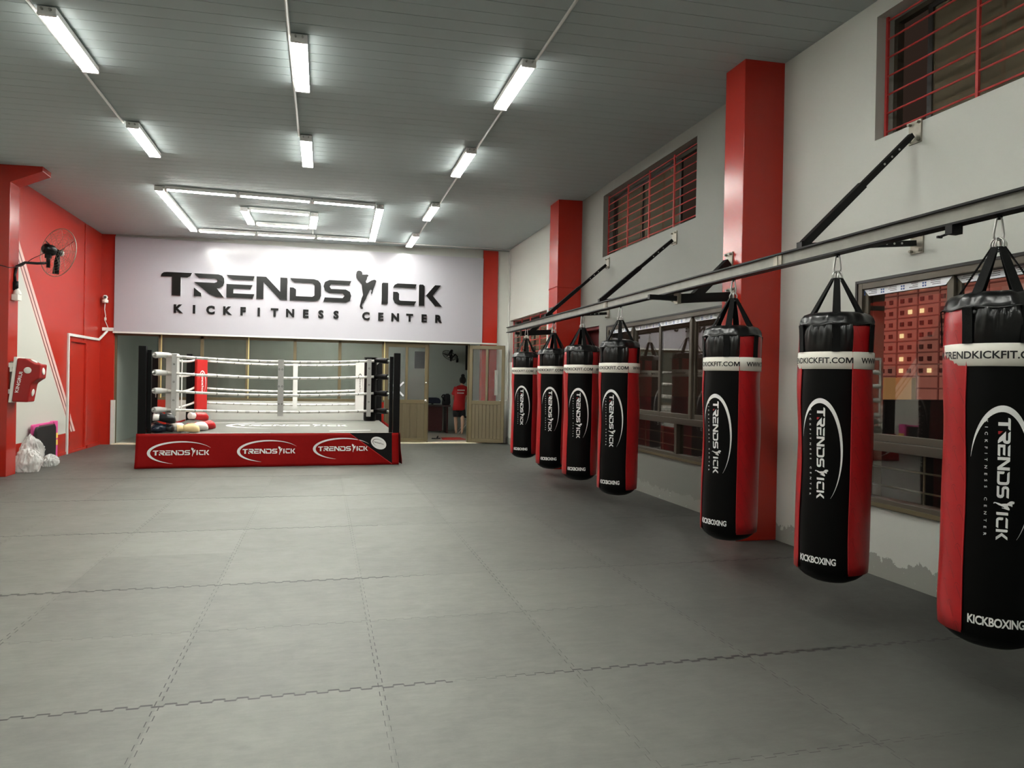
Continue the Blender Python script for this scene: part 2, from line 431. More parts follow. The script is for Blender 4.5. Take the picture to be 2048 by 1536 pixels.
def decal(mb, vf, f, mi=0): return mb.add([f(x, y) for x, y in vf[0]], vf[1], mi)
def merge2d(*vfs):
    V, F = [], []
    for v, f in vfs:
        o = len(V); V += v; F += [[i+o for i in q] for q in f]
    return V, F
def xf(vf, sx=1, sy=1, dx=0, dy=0): return [(x*sx+dx, y*sy+dy) for x, y in vf[0]], vf[1]
LET = {
 'T': (1.25, [[(0,.79),(.03,.9),(.12,.98),(.25,1),(1.25,1),(1.19,.87),(1.06,.79),(.8,.79),(.8,0),(.45,0),(.45,.79)]]),
 'R': (1.23, [[(0,1),(.98,1),(1.14,.95),(1.22,.83),(1.23,.66),(1.18,.5),(1.06,.41),(.93,.38),(1.22,0),(.92,0),(.62,.12),(.36,.34),(0,.62),(.82,.62),(.92,.66),(.94,.72),(.91,.78),(.82,.8),(.2,.8),(.08,.9)],
              [(0,.38),(.3,.13),(.3,0),(0,0)]]),
 'E': (1.16, [[(0,1),(1.16,1),(1.1,.8),(.25,.8),(.1,.88)],[(0,.6),(1.08,.6),(1.0,.41),(.29,.41),(.29,.2),(1.16,.2),(1.09,0),(0,0)]]),
 'N': (1.30, [[(0,1),(.4,1),(1.0,.36),(1.0,1),(1.3,1),(1.3,0),(1.0,0),(.3,.74),(.3,0),(0,0)]]),
 'D': (1.35, [[(0,1),(1.04,1),(1.22,.95),(1.32,.83),(1.35,.68),(1.35,.25),(1.29,.1),(1.17,.02),(1.02,0),(0,0),(0,.58),(.15,.58),(.27,.5),(.27,.2),(.97,.2),(1.06,.26),(1.06,.72),(.97,.8),(.2,.8),(.08,.88)]]),
 'S': (1.22, [[(1.22,1),(1.13,.8),(.33,.8),(.27,.7),(.33,.6),(.98,.6),(1.16,.5),(1.22,.32),(1.17,.1),(1.0,0),(0,0),(.06,.2),(.84,.2),(.92,.3),(.84,.4),(.25,.4),(.06,.5),(0,.7),(.06,.9),(.25,1)]]),
 'I': (.29, [[(0,.95),(.05,1),(.29,1),(.29,.05),(.24,0),(0,0)]]),
 'C': (1.08, [[(0,.8),(.06,.92),(.2,1),(1.08,1),(1.02,.8)],[(0,.6),(.2,.6),(.28,.52),(.28,.25),(.34,.2),(1.08,.2),(.98,0),(.25,0),(.08,.08),(0,.25)]]),
 'K': (1.10, [[(0,0),(.27,0),(.27,.93),(.2,1),(.05,1),(0,.95)],[(1.04,1),(.76,1),(.34,.5),(.78,0),(1.10,0),(.66,.5)]]),
}
FIG = [(505,390),(511,382),(520,378),(534,378),(545,382),(554,390),(557,400),(556,410),(575,410),(600,408),(612,412),(608,425),(600,430),(597,450),(588,470),(594,482),(605,480),(640,458),(665,450),(680,455),(683,465),(672,500),(655,545),(648,575),(640,578),(637,565),(643,548),(635,538),(622,552),(612,575),(600,600),(592,625),(575,650),(560,670),(557,685),(570,705),(560,712),(545,705),(537,690),(540,675),(545,650),(552,620),(565,590),(560,560),(555,530),(553,500),(535,480),(515,460),(503,440),(500,415)]
FIGP = [((x-500)/193*.97, (662-y)/190) for x, y in FIG]
# x positions of the letters in units of the letter height
LX = [('T',0),('R',1.33),('E',2.64),('N',3.88),('D',5.29),('S',6.74),('fig',8.2),('I',9.35),('C',9.86),('K',11.05)]
def logo_polys(accent=True):
    out = []
    for ch, x in LX:
        for p in ([FIGP] if ch == 'fig' else LET[ch][1][:1] if (ch == 'R' and not accent) else LET[ch][1]): out.append([(a+x, b) for a, b in p])
    return out
def swoosh(a=7.1, b=2.3, cx=6.0, cy=.5, t0=26, t1=256, wmax=.52, n=44):
    o, i = [], []
    for k in range(n+1):
        t = t0+(t1-t0)*k/n; th = math.radians(t); e_ = (t-178)/(t1-178) if t > 178 else (178-t)/(178-t0); wq = .02+wmax*cos(PI/2*min(1, e_))**1.15
        o.append((cx+(a+wq*.2)*cos(th), cy+(b+wq*.2)*sin(th))); i.append((cx+(a-wq)*cos(th), cy+(b-wq*.62)*sin(th)))
    v = o+i; m = n+1
    return v, [[k, k+1, m+k+1, m+k] for k in range(n)]
LOGO_TEXT = polys2d(logo_polys())

# ================================================================ THE SETTING
XL, XR, YB, YF = -4.55, 4.3, 17.2, -3.0          # left, right, back and front of the hall
YO = 21.7                                        # back wall of the office
def cz(x): return 4.54+.022*x                    # the ceiling falls gently to the left
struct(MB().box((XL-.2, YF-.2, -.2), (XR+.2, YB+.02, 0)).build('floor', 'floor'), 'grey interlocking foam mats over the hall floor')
struct(MB().box((XL-.2, YB+.02, -.2), (XR+.2, YO+.2, .0)).build('floor_office', 'office_floor'), 'pale tiled floor of the back office')
# ribbed metal ceiling: shallow grooves across the room
mb = MB(); prof = []; y = YF-.2
while y < YB+.05:
    prof += [(y, 0), (y+.184, 0), (y+.186, .006), (y+.190, .006)]; y += .192
vs = []
for (yy, dz) in prof:
    vs += [(XL-.2, yy, cz(XL-.2)+dz), (XR+.2, yy, cz(XR+.2)+dz)]
mb.add(vs, [(2*i, 2*i+1, 2*i+3, 2*i+2) for i in range(len(prof)-1)])
n0 = len(prof)-1
mb.add([(XL-.2, YF-.2, cz(XL)+.15), (XR+.2, YF-.2, cz(XR)+.15), (XR+.2, YB+.2, cz(XR)+.15), (XL-.2, YB+.2, cz(XL)+.15)], [(0,1,2,3)])
struct(mb.build('ceiling', 'ceiling', fix=False), 'dark grey ribbed metal ceiling')

def wall_x(name, mat, x0, x1, ya, yb, z1, holes, lab, z0=0):
    """wall of constant x with rectangular openings (y0,y1,z0,z1)"""
    mb = MB(); ys = sorted({ya, yb}|{h[0] for h in holes}|{h[1] for h in holes}); zs = sorted({z0, z1}|{h[2] for h in holes}|{h[3] for h in holes})
    for a, b in zip(ys, ys[1:]):
        for c, d in zip(zs, zs[1:]):
            m = ((a+b)/2, (c+d)/2)
            if any(h[0] < m[0] < h[1] and h[2] < m[1] < h[3] for h in holes): continue
            mb.box((x0, a, c), (x1, b, d))
    return struct(mb.build(name, mat), lab)
UP = [(2.0, 5.05, 3.5, 4.5), (8.0, 11.03, 3.5, 4.48)]
LO = [(1.6, 5.2, .57, 2.36), (7.15, 10.75, .57, 2.37)]
FARW = (14.0, 16.95, 1.95, 2.93)
SMALL = (11.12, 11.95, 0.03, 2.42)
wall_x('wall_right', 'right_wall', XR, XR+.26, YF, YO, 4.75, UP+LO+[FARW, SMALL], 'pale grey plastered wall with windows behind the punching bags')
wall_x('wall_left', 'left_wall', XL-.2, XL, YF, YB, 4.5, [(15.22, 16.16, .03, 2.1)], 'red wall with grey triangle and slanting pink stripes')
struct(MB().box((XL-.2, YF-.2, 0), (XR+.26, YF, 4.75)).build('wall_front', 'grey_paint'), 'wall behind the viewpoint')
mb = MB(); mb.box((-4.29, YB, 2.39), (4.3, YB+.18, 4.75))
struct(mb.build('wall_back', 'grey_paint'), 'wall above the office opening')
struct(MB().box((4.03, YB-.02, 0), (4.3, YB+.18, 4.6)).build('wall_back_pier', 'white_wall'), 'narrow white wall at the right end of the back wall')
# red corner piers beside the sign
struct(MB().box((XL, YB-.02, 0), (-4.29, YB+.2, 4.46)).build('trim_1', 'red_paint'), 'dark red corner pier left of the sign')
struct(MB().box((3.67, YB-.05, 0), (4.03, YB+.2, 4.6)).build('trim_2', 'red_paint'), 'red pier right of the sign')
struct(MB().box((-4.3, YB-.06, 0), (4.1, YB+.16, .022)).build('trim_3', 'threshold'), 'pale threshold strip under the office partition')
struct(MB().box((-4.33, YB-.04, .0), (-4.26, YB+.1, .94)).build('trim_4', 'white_wall'), 'white lower jamb at the left of the office opening')
struct(MB().box((-4.3, YB-.075, 2.36), (4.03, YB+.02, 2.395)).build('trim_5', 'white_wall'), 'thin white edge strip under the sign')
# square red columns
def column(name, x0, x1, y0, y1, lab, bands=()):
    mb = MB().box((x0, y0, 0), (x1, y1, cz(x1)+.05))
    for z in bands:
        mb.box((x0-.006, y0-.006, z), (x1, y1+.006, z+.012))
        k = 0
        while y0+.02+k*.04 < y1: mb.box((x0-.012, y0+.02+k*.04, z+.004), (x0, y0+.026+k*.04, z+.024)); k += 1
    return struct(mb.build(name, 'red_paint', bevel=.006), lab)
column('trim_6', 3.87, XR+.02, 6.28, 6.63, 'nearer red square column against the grey wall')
column('trim_7', 3.87, XR+.02, 12.02, 12.5, 'farther red square column against the grey wall', (3.12,))
mb = MB().box((XL, 11.93, 0), (-4.345, 12.27, cz(XL)+.03))
g = [(-4.36, 4.20), (-4.345, 4.20), (-3.94, 4.385), (-3.94, 4.5), (-4.36, 4.5)]
mb.prism(g, lambda x, z, d: (x, d, z), 11.93, 12.27)
struct(mb.build('trim_8', 'red_paint', bevel=.006), 'red wall column with slanting bracket under the ceiling')
# seam and right-hand panel of the left wall beside the door
struct(MB().box((XL, 16.04, 2.14), (XL+.012, 16.075, 4.42)).build('trim_9', 'red_paint'), 'vertical seam strip on the red wall above the door')
struct(MB().box((XL, 12.27, 0), (XL+.014, 15.1, .05)).box((XL, 16.3, 0), (XL+.03, YB, .06)).build('baseboard_left', 'red_paint'), 'low red skirting')

# ---- back office shell
struct(MB().box((XL-.2, YO, 0), (XR+.26, YO+.2, 3.1)).build('wall_office_back', 'office_paint'), 'grey back wall of the office')
struct(MB().box((XL-.4, YB+.02, 0), (-4.35, YO, 3.1)).build('wall_office_left', 'office_paint'), 'grey side wall of the office')
struct(MB().box((XL-.2, YB+.18, 2.9), (XR+.26, YO+.2, 3.05)).build('ceiling_office', 'office_ceiling'), 'office ceiling')

# ---- outside
struct(MB().box((4.7, -40, -6.2), (400, 400, -6.0)).build('ground_outside', 'dark_ground'), 'dark ground outside the windows')

# ================================================================ WINDOWS OF THE RIGHT WALL
def rect_frame(mb, x0, x1, ya, yb, za, zb, t, mi=0):
    mb.box((x0, ya, za), (x1, ya+t, zb), mi); mb.box((x0, yb-t, za), (x1, yb, zb), mi)
    mb.box((x0, ya+t, za), (x1, yb-t, za+t), mi); mb.box((x0, ya+t, zb-t), (x1, yb-t, zb), mi)
def low_window(name, h, lab, splits):
    ya, yb, za, zb = h; xa = XR+.02
    mb = MB(); rect_frame(mb, XR-.012, XR+.10, ya, yb, za, zb, .055)
    mb.box((XR-.012, ya, 1.0), (XR+.1, yb, 1.075))                        # transom
    for s in splits: mb.box((XR+.0, s-.03, za+.05), (XR+.1, s+.03, 1.0))
    w = struct(mb.build(name, 'bronze_alu', bevel=.004), lab)
    dk = MB(); rect_frame(dk, XR-.02, XR-.008, ya-.018, yb+.018, za-.018, zb+.018, .022)
    dk.build('gasket', 'bronze_dark', w)
    MB().box((XR-.03, ya, za-.012), (XR+.02, yb, za+.02)).build('sill', 'olive_alu', w)
    n = 4; sw = (yb-ya-.11)/n
    for k in range(n):
        a = ya+.055+k*sw; x0 = XR+.012 if k % 2 else XR+.045
        f = MB(); rect_frame(f, x0, x0+.03, a-.012, a+sw+.012, 1.075, zb-.055, .058)
        sa = f.build('sash', 'bronze_alu', w, bevel=.004)
        MB().box((x0+.012, a+.04, 1.13), (x0+.018, a+sw-.04, zb-.11)).build('pane', 'window_glass', sa)
        # protective film left along the top rail of the sash
        fl = MB().prism([(a+.0, zb-.058), (a+sw, zb-.058), (a+sw-.055, zb-.112), (a+.055, zb-.112)], lambda y, z, d: (d, y, z), x0-.0025, x0-.0005)
        fo = fl.build('protective_film', 'film_white', sa)
        pr = MB(); q = a+.1; r = random.Random(k+3)
        while q < a+sw-.12:
            for j in range(3): pr.box((x0-.0035, q, zb-.07-j*.013), (x0-.0026, q+.05+r.random()*.05, zb-.066-j*.013), 0)
            for i in range(2):
                for j in range(2): pr.box((x0-.0035, q+.13+i*.022, zb-.082-j*.02), (x0-.0026, q+.145+i*.022, zb-.068-j*.02), 1)
            q += .21
        pr.build('film_print', ['print_black', 'film_blue'], fo)
    ed = [ya+.055]+list(splits)+[yb-.055]
    for a, b in zip(ed, ed[1:]):
        MB().box((XR+.05, a, za+.05), (XR+.056, b, 1.0)).build('lower_pane', 'window_glass', w)
    bars = MB()
    for z in (.70, .85): bars.tube([(XR+.17, ya, z), (XR+.17, yb, z)], .008, 6)
    y = ya+.3
    while y < yb: bars.box((XR+.165, y-.008, za), (XR+.175, y+.008, 1.0)); y += .55
    bars.build('outer_bars', 'galvanised', w)
    return w
low_window('window_1', LO[0], 'wide bronze sliding window nearest the camera', [3.4])
low_window('window_2', LO[1], 'wide bronze sliding window behind the middle punching bags', [8.42])
def high_window(name, h, lab, openings, nb=7, vbars=(), dark=None):
    ya, yb, za, zb = h
    mb = MB(); rect_frame(mb, XR+.17, XR+.23, ya, yb, za, zb, .04)
    w = struct(mb.build(name, 'bronze_alu'), lab)
    g = MB()
    for k in range(nb):
        z = za+.07+(zb-za-.1)*k/(nb-1)
        g.tube([(XR+.09, ya+.01, z), (XR+.09, yb-.01, z)], .0085, 6)
    for v in [ya+.02]+list(vbars)+[yb-.02]: g.box((XR+.078, v-.011, za), (XR+.098, v+.011, zb))
    g.build('grille', 'grille_red', w)
    for (a, b) in openings:
        f = MB(); rect_frame(f, XR+.185, XR+.215, a, b, za+.03, zb-.03, .045)
        s = f.build('sash', 'bronze_dark', w)
        MB().box((XR+.197, a+.04, za+.06), (XR+.203, b-.04, zb-.06)).build('pane', 'tinted_glass', s)
    return w
high_window('window_3', UP[0], 'high barred window above the nearest punching bags', [(2.04, 3.3), (3.25, 4.72)], 7, (2.6, 3.35, 4.17))
high_window('window_4', UP[1], 'high barred window between the two red columns', [(8.75, 9.95), (9.9, 10.95)], 9, (8.75, 9.5, 10.25))
high_window('window_5', FARW, 'barred window in the far corner behind the last punching bag', [(14.05, 15.5), (15.45, 16.9)], 8, (14.75, 15.5, 16.2))
# half-hidden narrow doorway beyond the window
d = MB(); rect_frame(d, XR+.03, XR+.2, SMALL[0], SMALL[1], SMALL[2], SMALL[3], .05)
d = struct(d.build('door_1', 'maroon_frame'), 'narrow dark red door beyond the middle window')
MB().box((XR+.15, SMALL[0]+.05, .03), (XR+.19, SMALL[1]-.05, SMALL[3]-.05)).build('door_leaf', 'dark_red_wood', d)
MB().box((XR+.14, SMALL[0]+.10, 1.2), (XR+.15, SMALL[0]+.32, SMALL[3]-.25)).build('door_panel', 'olive_alu', d)

# apartment block far outside the window
FX = 150
bl = thing('apartment_building', 'pinkish apartment block with a few lit windows, seen through the near window', 'building', (FX, 160, -6), world=True)
b = MB().box((FX, 120, -6), (FX+20, 230, 46))
b.build('wall', 'facade', bl)
ln = MB()
for k in range(14): ln.box((FX-.25, 120, 1.5+k*3.1), (FX, 230, 1.8+k*3.1))
for yy in range(124, 228, 7): ln.box((FX-.3, yy, -6), (FX, yy+.35, 46))
ln.build('string_course', 'facade_line', bl)
r = random.Random(4)
for k in range(9):
    for c in range(9):
        y0 = 150.5+c*3.35+(.6 if c % 2 else 0); z0 = 5.6+k*3.1
        lit = r.random() < .13
        o = MB().box((FX-.35, y0, z0), (FX-.05, y0+1.15, z0+1.1)).build('window', 'lit_window' if lit else 'facade_window', bl)
        if lit: o['label'] = 'lit yellow window'
lw = MB().box((FX-40, 118, -6), (FX-39, 178, 3.6)).build('boundary_wall', 'facade_ochre'); tag(lw, 'low ochre building standing in front of the pink apartment block', 'building')
dw = MB().prism([(4.9+20, -6), (4.9+20, .9), (60, 1.2), (60, -6)], lambda x, z, d: (x, d, z), 30, 31).build('dark_shed', 'dark_ground')
tag(dw, 'dark unlit low building outside the near window', 'building')

# ================================================================ DOOR AND SWITCHGEAR OF THE LEFT WALL
d = MB(); rect_frame(d, XL-.1, XL+.03, 15.19, 16.19, .0, 2.13, .045)
d = struct(d.build('door_2', 'red_paint', bevel=.004), 'flush red door in the left wall')
MB().box((XL-.06, 15.235, .03), (XL-.012, 16.145, 2.085)).build('door_leaf', 'left_wall', d)
MB().box((XL-.02, 15.235, 1.0), (XL-.008, 15.26, 1.12)).build('hinge', 'galvanised', d)
t = MB().box((XL+.002, 15.10, 0), (XL+.035, 15.15, 2.23))
t3 = MB().box((XL+.002, 15.152, 2.18), (XL+.035, 17.0, 2.23))
tag(t3.build('cable_trunking', 'conduit_white', bevel=.003), 'level run of white trunking above the red door in the left wall', 'cable cover')
t2 = MB().bar((XL+.02, 16.99, 2.2), (XL+.14, 17.14, 2.40), .035, .04)
tag(t2.build('cable_trunking', 'conduit_white', bevel=.003), 'short slanting piece of white trunking rising to the corner of the sign', 'cable cover')
tag(t.build('cable_trunking', 'conduit_white', bevel=.003), 'upright white cable trunking rising from the floor beside the red door', 'cable cover')
t = MB().box((XL+.04, YB-.06, 2.40), (XL+.26, YB-.02, 2.47))
sk = t.build('power_strip', 'white_plastic', bevel=.004); tag(sk, 'small white socket box at the lower left corner of the sign', 'socket')

# security camera on the corner pier
c = thing('security_camera', 'white round security camera on the dark red pier left of the sign', 'camera', (-4.45, YB-.02, 3.0), world=True)
MB().lathe([(.0, 0), (.055, 0), (.06, .02), (.06, .06), (.04, .075), (0, .075)], (-4.45, YB-.09, 2.985), 20).build('base', 'white_plastic', c)
MB().box((-4.47, YB-.06, 2.99), (-4.43, YB-.018, 3.04)).build('bracket', 'white_plastic', c)
hd = MB(); pr = [(.001, -.05), (.03, -.045), (.046, -.02), (.05, 0), (.046, .02), (.03, .045), (.001, .05)]
hd.lathe(pr, (-4.45, YB-.09, 3.1), 20); hd = hd.build('head', 'white_plastic', c)
lens = MB(); lens.tube([(-4.442, YB-.135, 3.1), (-4.437, YB-.145, 3.1)], .026, 14); lens.build('lens', 'black_gloss', hd)
cb = MB().tube([(-4.46, YB-.05, 2.99), (-4.47, YB-.045, 2.85), (-4.45, YB-.045, 2.72), (-4.46, YB-.045, 2.62), (-4.40, YB-.045, 2.47)], .008, 6)
cb.box((-4.47, YB-.055, 2.62), (-4.435, YB-.035, 2.68))
cb.build('cable', 'white_plastic', c)

# ================================================================ OFFICE PARTITION AND DOORS
PY = YB+.06
mb = MB(); xs = [-3.40, -2.56, -1.62, -.61, .375, 1.36]
for x in xs: mb.box((x-.035, PY, 1.0), (x+.035, PY+.06, 2.36))
mb.box((xs[0]-.035, PY, 2.30), (xs[-1]+.035, PY+.06, 2.37)); mb.box((xs[0]-.035, PY-.005, .955), (xs[-1]+.035, PY+.065, 1.02))
p = struct(mb.build('window_6', 'olive_alu', bevel=.003), 'long olive framed glass partition behind the boxing ring')
for i, (a, b) in enumerate(zip(xs, xs[1:])):
    MB().box((a+.03, PY+.026, 1.01), (b-.03, PY+.032, 2.31)).build('pane', 'dusty_glass', p)
ml = MB()
for x in (xs[0], xs[2], xs[5]): ml.box((x+.012, PY-.012, 1.0), (x+.036, PY, 2.36))
ml.build('bead', 'olive_light', p)
struct(MB().box((-3.05, PY, 0), (1.0, PY+.06, .955)).build('wall_under_partition', 'white_wall'), 'low white wall under the glass partition')
struct(MB().box((-3.435, PY-.01, 0), (-3.05, PY+.07, .955)).build('wall_partition_end', 'red_paint'), 'red left end of the low partition wall')
struct(MB().box((1.0, PY-.01, 0), (1.39, PY+.07, .955)).build('wall_partition_pier', 'red_paint'), 'red right end of the low partition wall')
jb = MB().box((-4.29, PY, .02), (-4.25, PY+.06, 2.37)).box((-4.25, PY, 2.32), (-3.43, PY+.06, 2.37))
struct(jb.build('trim_10', 'olive_alu'), 'olive frame of the open doorway at the left of the partition')
jb = MB().box((2.40, PY-.01, .02), (2.425, PY+.05, 2.37)).box((3.36, PY-.01, .02), (3.40, PY+.07, 2.37)).box((1.39, PY-.01, 2.33), (3.4, PY+.07, 2.37))
struct(jb.build('trim_11', 'olive_alu'), 'olive door frame around the office entrance')
def door_leaf(name, lab, w, planks, knob):
    """local: hinge at x=0, leaf towards +x, front at -y"""
    f = MB(); T = .045; H = 2.33; s = .075
    for x in (0, w-s): f.box((x, 0, .03), (x+s, T, H))
    for z0, z1 in ((.03, .12), (.93, 1.02), (H-.09, H)): f.box((s, 0, z0), (w-s, T, z1))
    f.box((w/2-.03, 0, 1.02), (w/2+.03, T, H-.09))
    d = f.build(name, 'olive_alu', bevel=.004); struct(d, lab)
    pn = MB(); n = planks; ww = (w-2*s)/n
    for k in range(n): pn.box((s+k*ww+.008, .006, .12), (s+(k+1)*ww-.008, T-.006, .93))
    pn.box((s, .017, .12), (w-s, T-.017, .93)); pn.build('plank_panel', 'plank', d)
    for a, b in ((s, w/2-.03), (w/2+.03, w-s)): MB().box((a, .02, 1.02), (b, .026, H-.09)).build('pane', 'door_glass', d)
    if knob:
        k = MB(); k.lathe([(0, 0), (.012, 0), (.012, .03), (.03, .04), (.034, .055), (.025, .07), (0, .075)], (0, 0, 0), 16)
        k.v = [(w-.05+x, -z, 1.0+y) for x, y, z in k.v]; k.build('knob', 'steel', d)
        k = MB(); k.lathe([(0, 0), (.02, 0), (.02, .03), (0, .032)], (0, 0, 0), 14)
        k.v = [(w-.04+x, -z, 1.42+y) for x, y, z in k.v]; k.build('latch', 'steel', d)
    return d
d = door_leaf('door_3', 'closed olive door leaf with two glass panes and planked base', 1.0, 5, True); d.location = (1.40, PY-.03, 0)
tp = MB(); q = math.radians(45)
for sg in (1, -1):
    tp.box((.045, -.0, 1.245), (.505, .002, 1.285), rot=Matrix.Rotation(sg*q, 3, 'Y'))
tp.v = [(x, y+.015, z) for x, y, z in tp.v]; tp.build('tape_cross', 'film_white', d)
d = door_leaf('door_4', 'open olive door leaf swung out against the red pier', .86, 8, False)
d.location = (3.385, PY-.05, 0); d.rotation_euler = (0, 0, -math.radians(27))
# a white wall box and thin pipe on the pier seen through the open leaf
b = MB().box((3.985, YB-.10, 1.15), (4.06, YB-.05, 1.75)).build('switch_box', 'white_plastic', bevel=.004)
tag(b, 'tall white switch box on the red pier behind the open door leaf', 'switch box')

# ================================================================ SIGN
SY = YB-.07
sg = thing('sign', 'large lavender white sign with black raised lettering above the boxing ring', 'sign', (-.3, SY, 2.4), world=True)
MB().box((-4.285, SY, 2.39), (3.665, SY+.06, 4.405)).build('board', 'sign_panel', sg, bevel=.004)
LH, LB = .495, 3.205
XPOS = {0: -3.384, 1: -2.72, 2: -2.062, 3: -1.442, 4: -.738, 5: -.012, 6: .70, 7: 1.282, 8: 1.54, 9: 2.132}
LWID = {0: .625, 1: .615, 2: .58, 3: .65, 4: .675, 5: .612, 6: .47, 7: .145, 8: .538, 9: .545}
for i, (ch, _) in enumerate(LX):
    polys = [FIGP] if ch == 'fig' else LET[ch][1]; w0 = .95 if ch == 'fig' else LET[ch][0]
    mb = MB()
    for pl in polys: mb.prism(pl, lambda x, y, d, i=i, w0=w0: (XPOS[i]+x/w0*LWID[i], d, LB+y*LH+.004*i/9), SY-.035, SY, 0, 1)
    o = mb.build('kicker_figure' if ch == 'fig' else 'letter', ['black_gloss', 'white_edge'], sg)
    if ch == 'fig': o['label'] = 'black kicking fighter silhouette'
pitch = (2.54+3.10)/17
for i, ch in enumerate('KICKFITNESS CENTER'):
    if ch == ' ': continue
    vf = text2d(ch, .235, .012, align='CENTER'); vf = slice2d(vf, 9)
    x0 = -3.045+i*pitch; mb = MB()
    decal(mb, vf, lambda x, y: (x0+x*1.02, SY-.028, 2.842+y))
    # side walls of the letter
    bm = bmesh.new(); me = bpy.data.meshes.new('t'); me.from_pydata(mb.v, [], mb.f); bm.from_mesh(me); bpy.data.meshes.remove(me)
    bmesh.ops.remove_doubles(bm, verts=bm.verts, dist=1e-5)
    r_ = bmesh.ops.extrude_face_region(bm, geom=bm.faces[:]); vv = [g for g in r_['geom'] if isinstance(g, bmesh.types.BMVert)]
    bmesh.ops.translate(bm, verts=vv, vec=(0, .028, 0)); bm.verts.index_update()
    m2 = MB(); m2.add([v.co for v in bm.verts], [[v.index for v in f.verts] for f in bm.faces]); bm.free()
    m2.build('small_letter', 'black_gloss', sg)

# ================================================================ CEILING LIGHTS
def batten(p0, p1, label, group, tubes=2, wide=.14, clips=True):
    """fluorescent batten under the ceiling from p0 to p1 (x,y); built as housing, tubes, end caps"""
    a, b = Vector((*p0, 0)), Vector((*p1, 0)); L = (b-a).length; an = math.atan2(b.y-a.y, b.x-a.x); mid = (a+b)/2
    zc = cz(mid.x)-.012
    t = thing('ceiling_light', label, 'ceiling light', (mid.x, mid.y, zc), an, group)
    tilt = .022*cos(an)
    t.rotation_euler = (0, -math.atan(tilt), an)
    MB().box((-L/2, -wide/2, -.055), (L/2, wide/2, 0)).build('housing', 'lamp_body', t, bevel=.006)
    off = [0] if tubes == 1 else [-wide*.25, wide*.25]; hw = wide*.46 if tubes == 1 else wide*.245
    for o in off:      # shallow half-round diffusers that shine downwards
        MB().prism([(o+hw*cos(PI*k/8), -.0555-.013*sin(PI*k/8)) for k in range(9)], lambda y, z, d: (d, y, z), -L/2+.03, L/2-.03).build('tube', 'tube_glow', t)
    for s in (-1, 1):
        MB().box((s*(L/2-.03), -wide/2, -.072), (s*L/2, wide/2, -.05)).build('end_cap', 'lamp_body', t)
    if clips:
        for o in (-.03, .03): MB().tube([(-L/2-.004, o, -.03), (-L/2-.03, o, -.03)], .009, 8).build('clip', 'steel', t)
    return t
YS = [(6.76, 7.96), (9.55, 10.78), (12.7, 13.93), (15.5, 16.82)]
ordn = ['nearest', 'second', 'third', 'farthest']
for x, nm, k in ((-2.225, 'left', 2), (-.25, 'middle', 2), (1.855, 'right', 4)):
    for i in range(k):
        far = 'farther' if k == 2 else ordn[i]; far = 'nearer' if (k == 2 and i == 0) else far
        batten((x, YS[i][0]), (x, YS[i][1]), f'{far} twin-tube ceiling light on the {nm} conduit row', 'twin-tube lights in three ceiling rows')
    for ya in {'left': (3.85, .95), 'middle': (3.85, .95), 'right': (3.85, .95, -1.9)}[nm]:
        batten((x, ya), (x, ya+1.2), 'twin-tube ceiling light of the rows behind the viewpoint', 'lights behind the viewpoint')
O = [Vector((-2.55, 12.62)), Vector((.93, 13.08)), Vector((1.0, 16.32)), Vector((-2.57, 16.05))]
I = [Vector((-1.40, 13.82)), Vector((-.19, 13.98)), Vector((-.24, 15.22)), Vector((-1.385, 15.08))]
for (Q, n, nm) in ((O, 3, 'large outer'), (I, 1, 'small inner')):
    for s, sd in enumerate(('near', 'right', 'far', 'left')):
        a, b = Q[s], Q[(s+1) % 4]; u = (b-a).normalized()
        wide = sd in ('right', 'left')
        for k in range(n):
            p, q = a+(b-a)*k/n, a+(b-a)*(k+1)/n
            p = p+u*(.09 if (not wide and k == 0) else .01); q = q-u*(.09 if (not wide and k == n-1) else .01)
            pos = '' if n == 1 else ((('left', 'middle', 'right') if sd == 'near' else ('right', 'middle', 'left') if sd == 'far' else ('nearest', 'middle', 'farthest') if sd == 'right' else ('farthest', 'middle', 'nearest'))[k]+' ')
            batten(p, q, f'{pos}tube light on the {sd} side of the {nm} rectangle above the ring', f'tube lights of the {nm} ceiling rectangle', 2 if wide else 1, .13 if wide else .11, clips=(k == 0))
def pipe(pts, r, lab, name='conduit'):
    return tag(MB().tube(pts, r, 8).build(name, 'conduit_white'), lab, 'conduit')
for x, nm, ye in ((-2.335, 'left', 9.6), (-.335, 'middle', 9.6), (1.925, 'right', 15.6)):
    pipe([(x, YF+.1, cz(x)-.014), (x, ye, cz(x)-.014)], .014, f'white ceiling conduit feeding the {nm} row of lights')
pipe([(1.0, 16.68, cz(1.0)-.014), (4.28, 17.0, cz(4.28)-.014), (4.28, 17.0, 1.05), (4.24, 17.0, 1.02), (4.1, 17.05, 1.02)], .013, 'white conduit crossing the ceiling and dropping down the far right corner')
pipe([(-.24, 15.25, cz(-.2)-.012), (-.245, 16.1, cz(-.2)-.012)], .01, 'short white conduit between the two ceiling light rectangles')

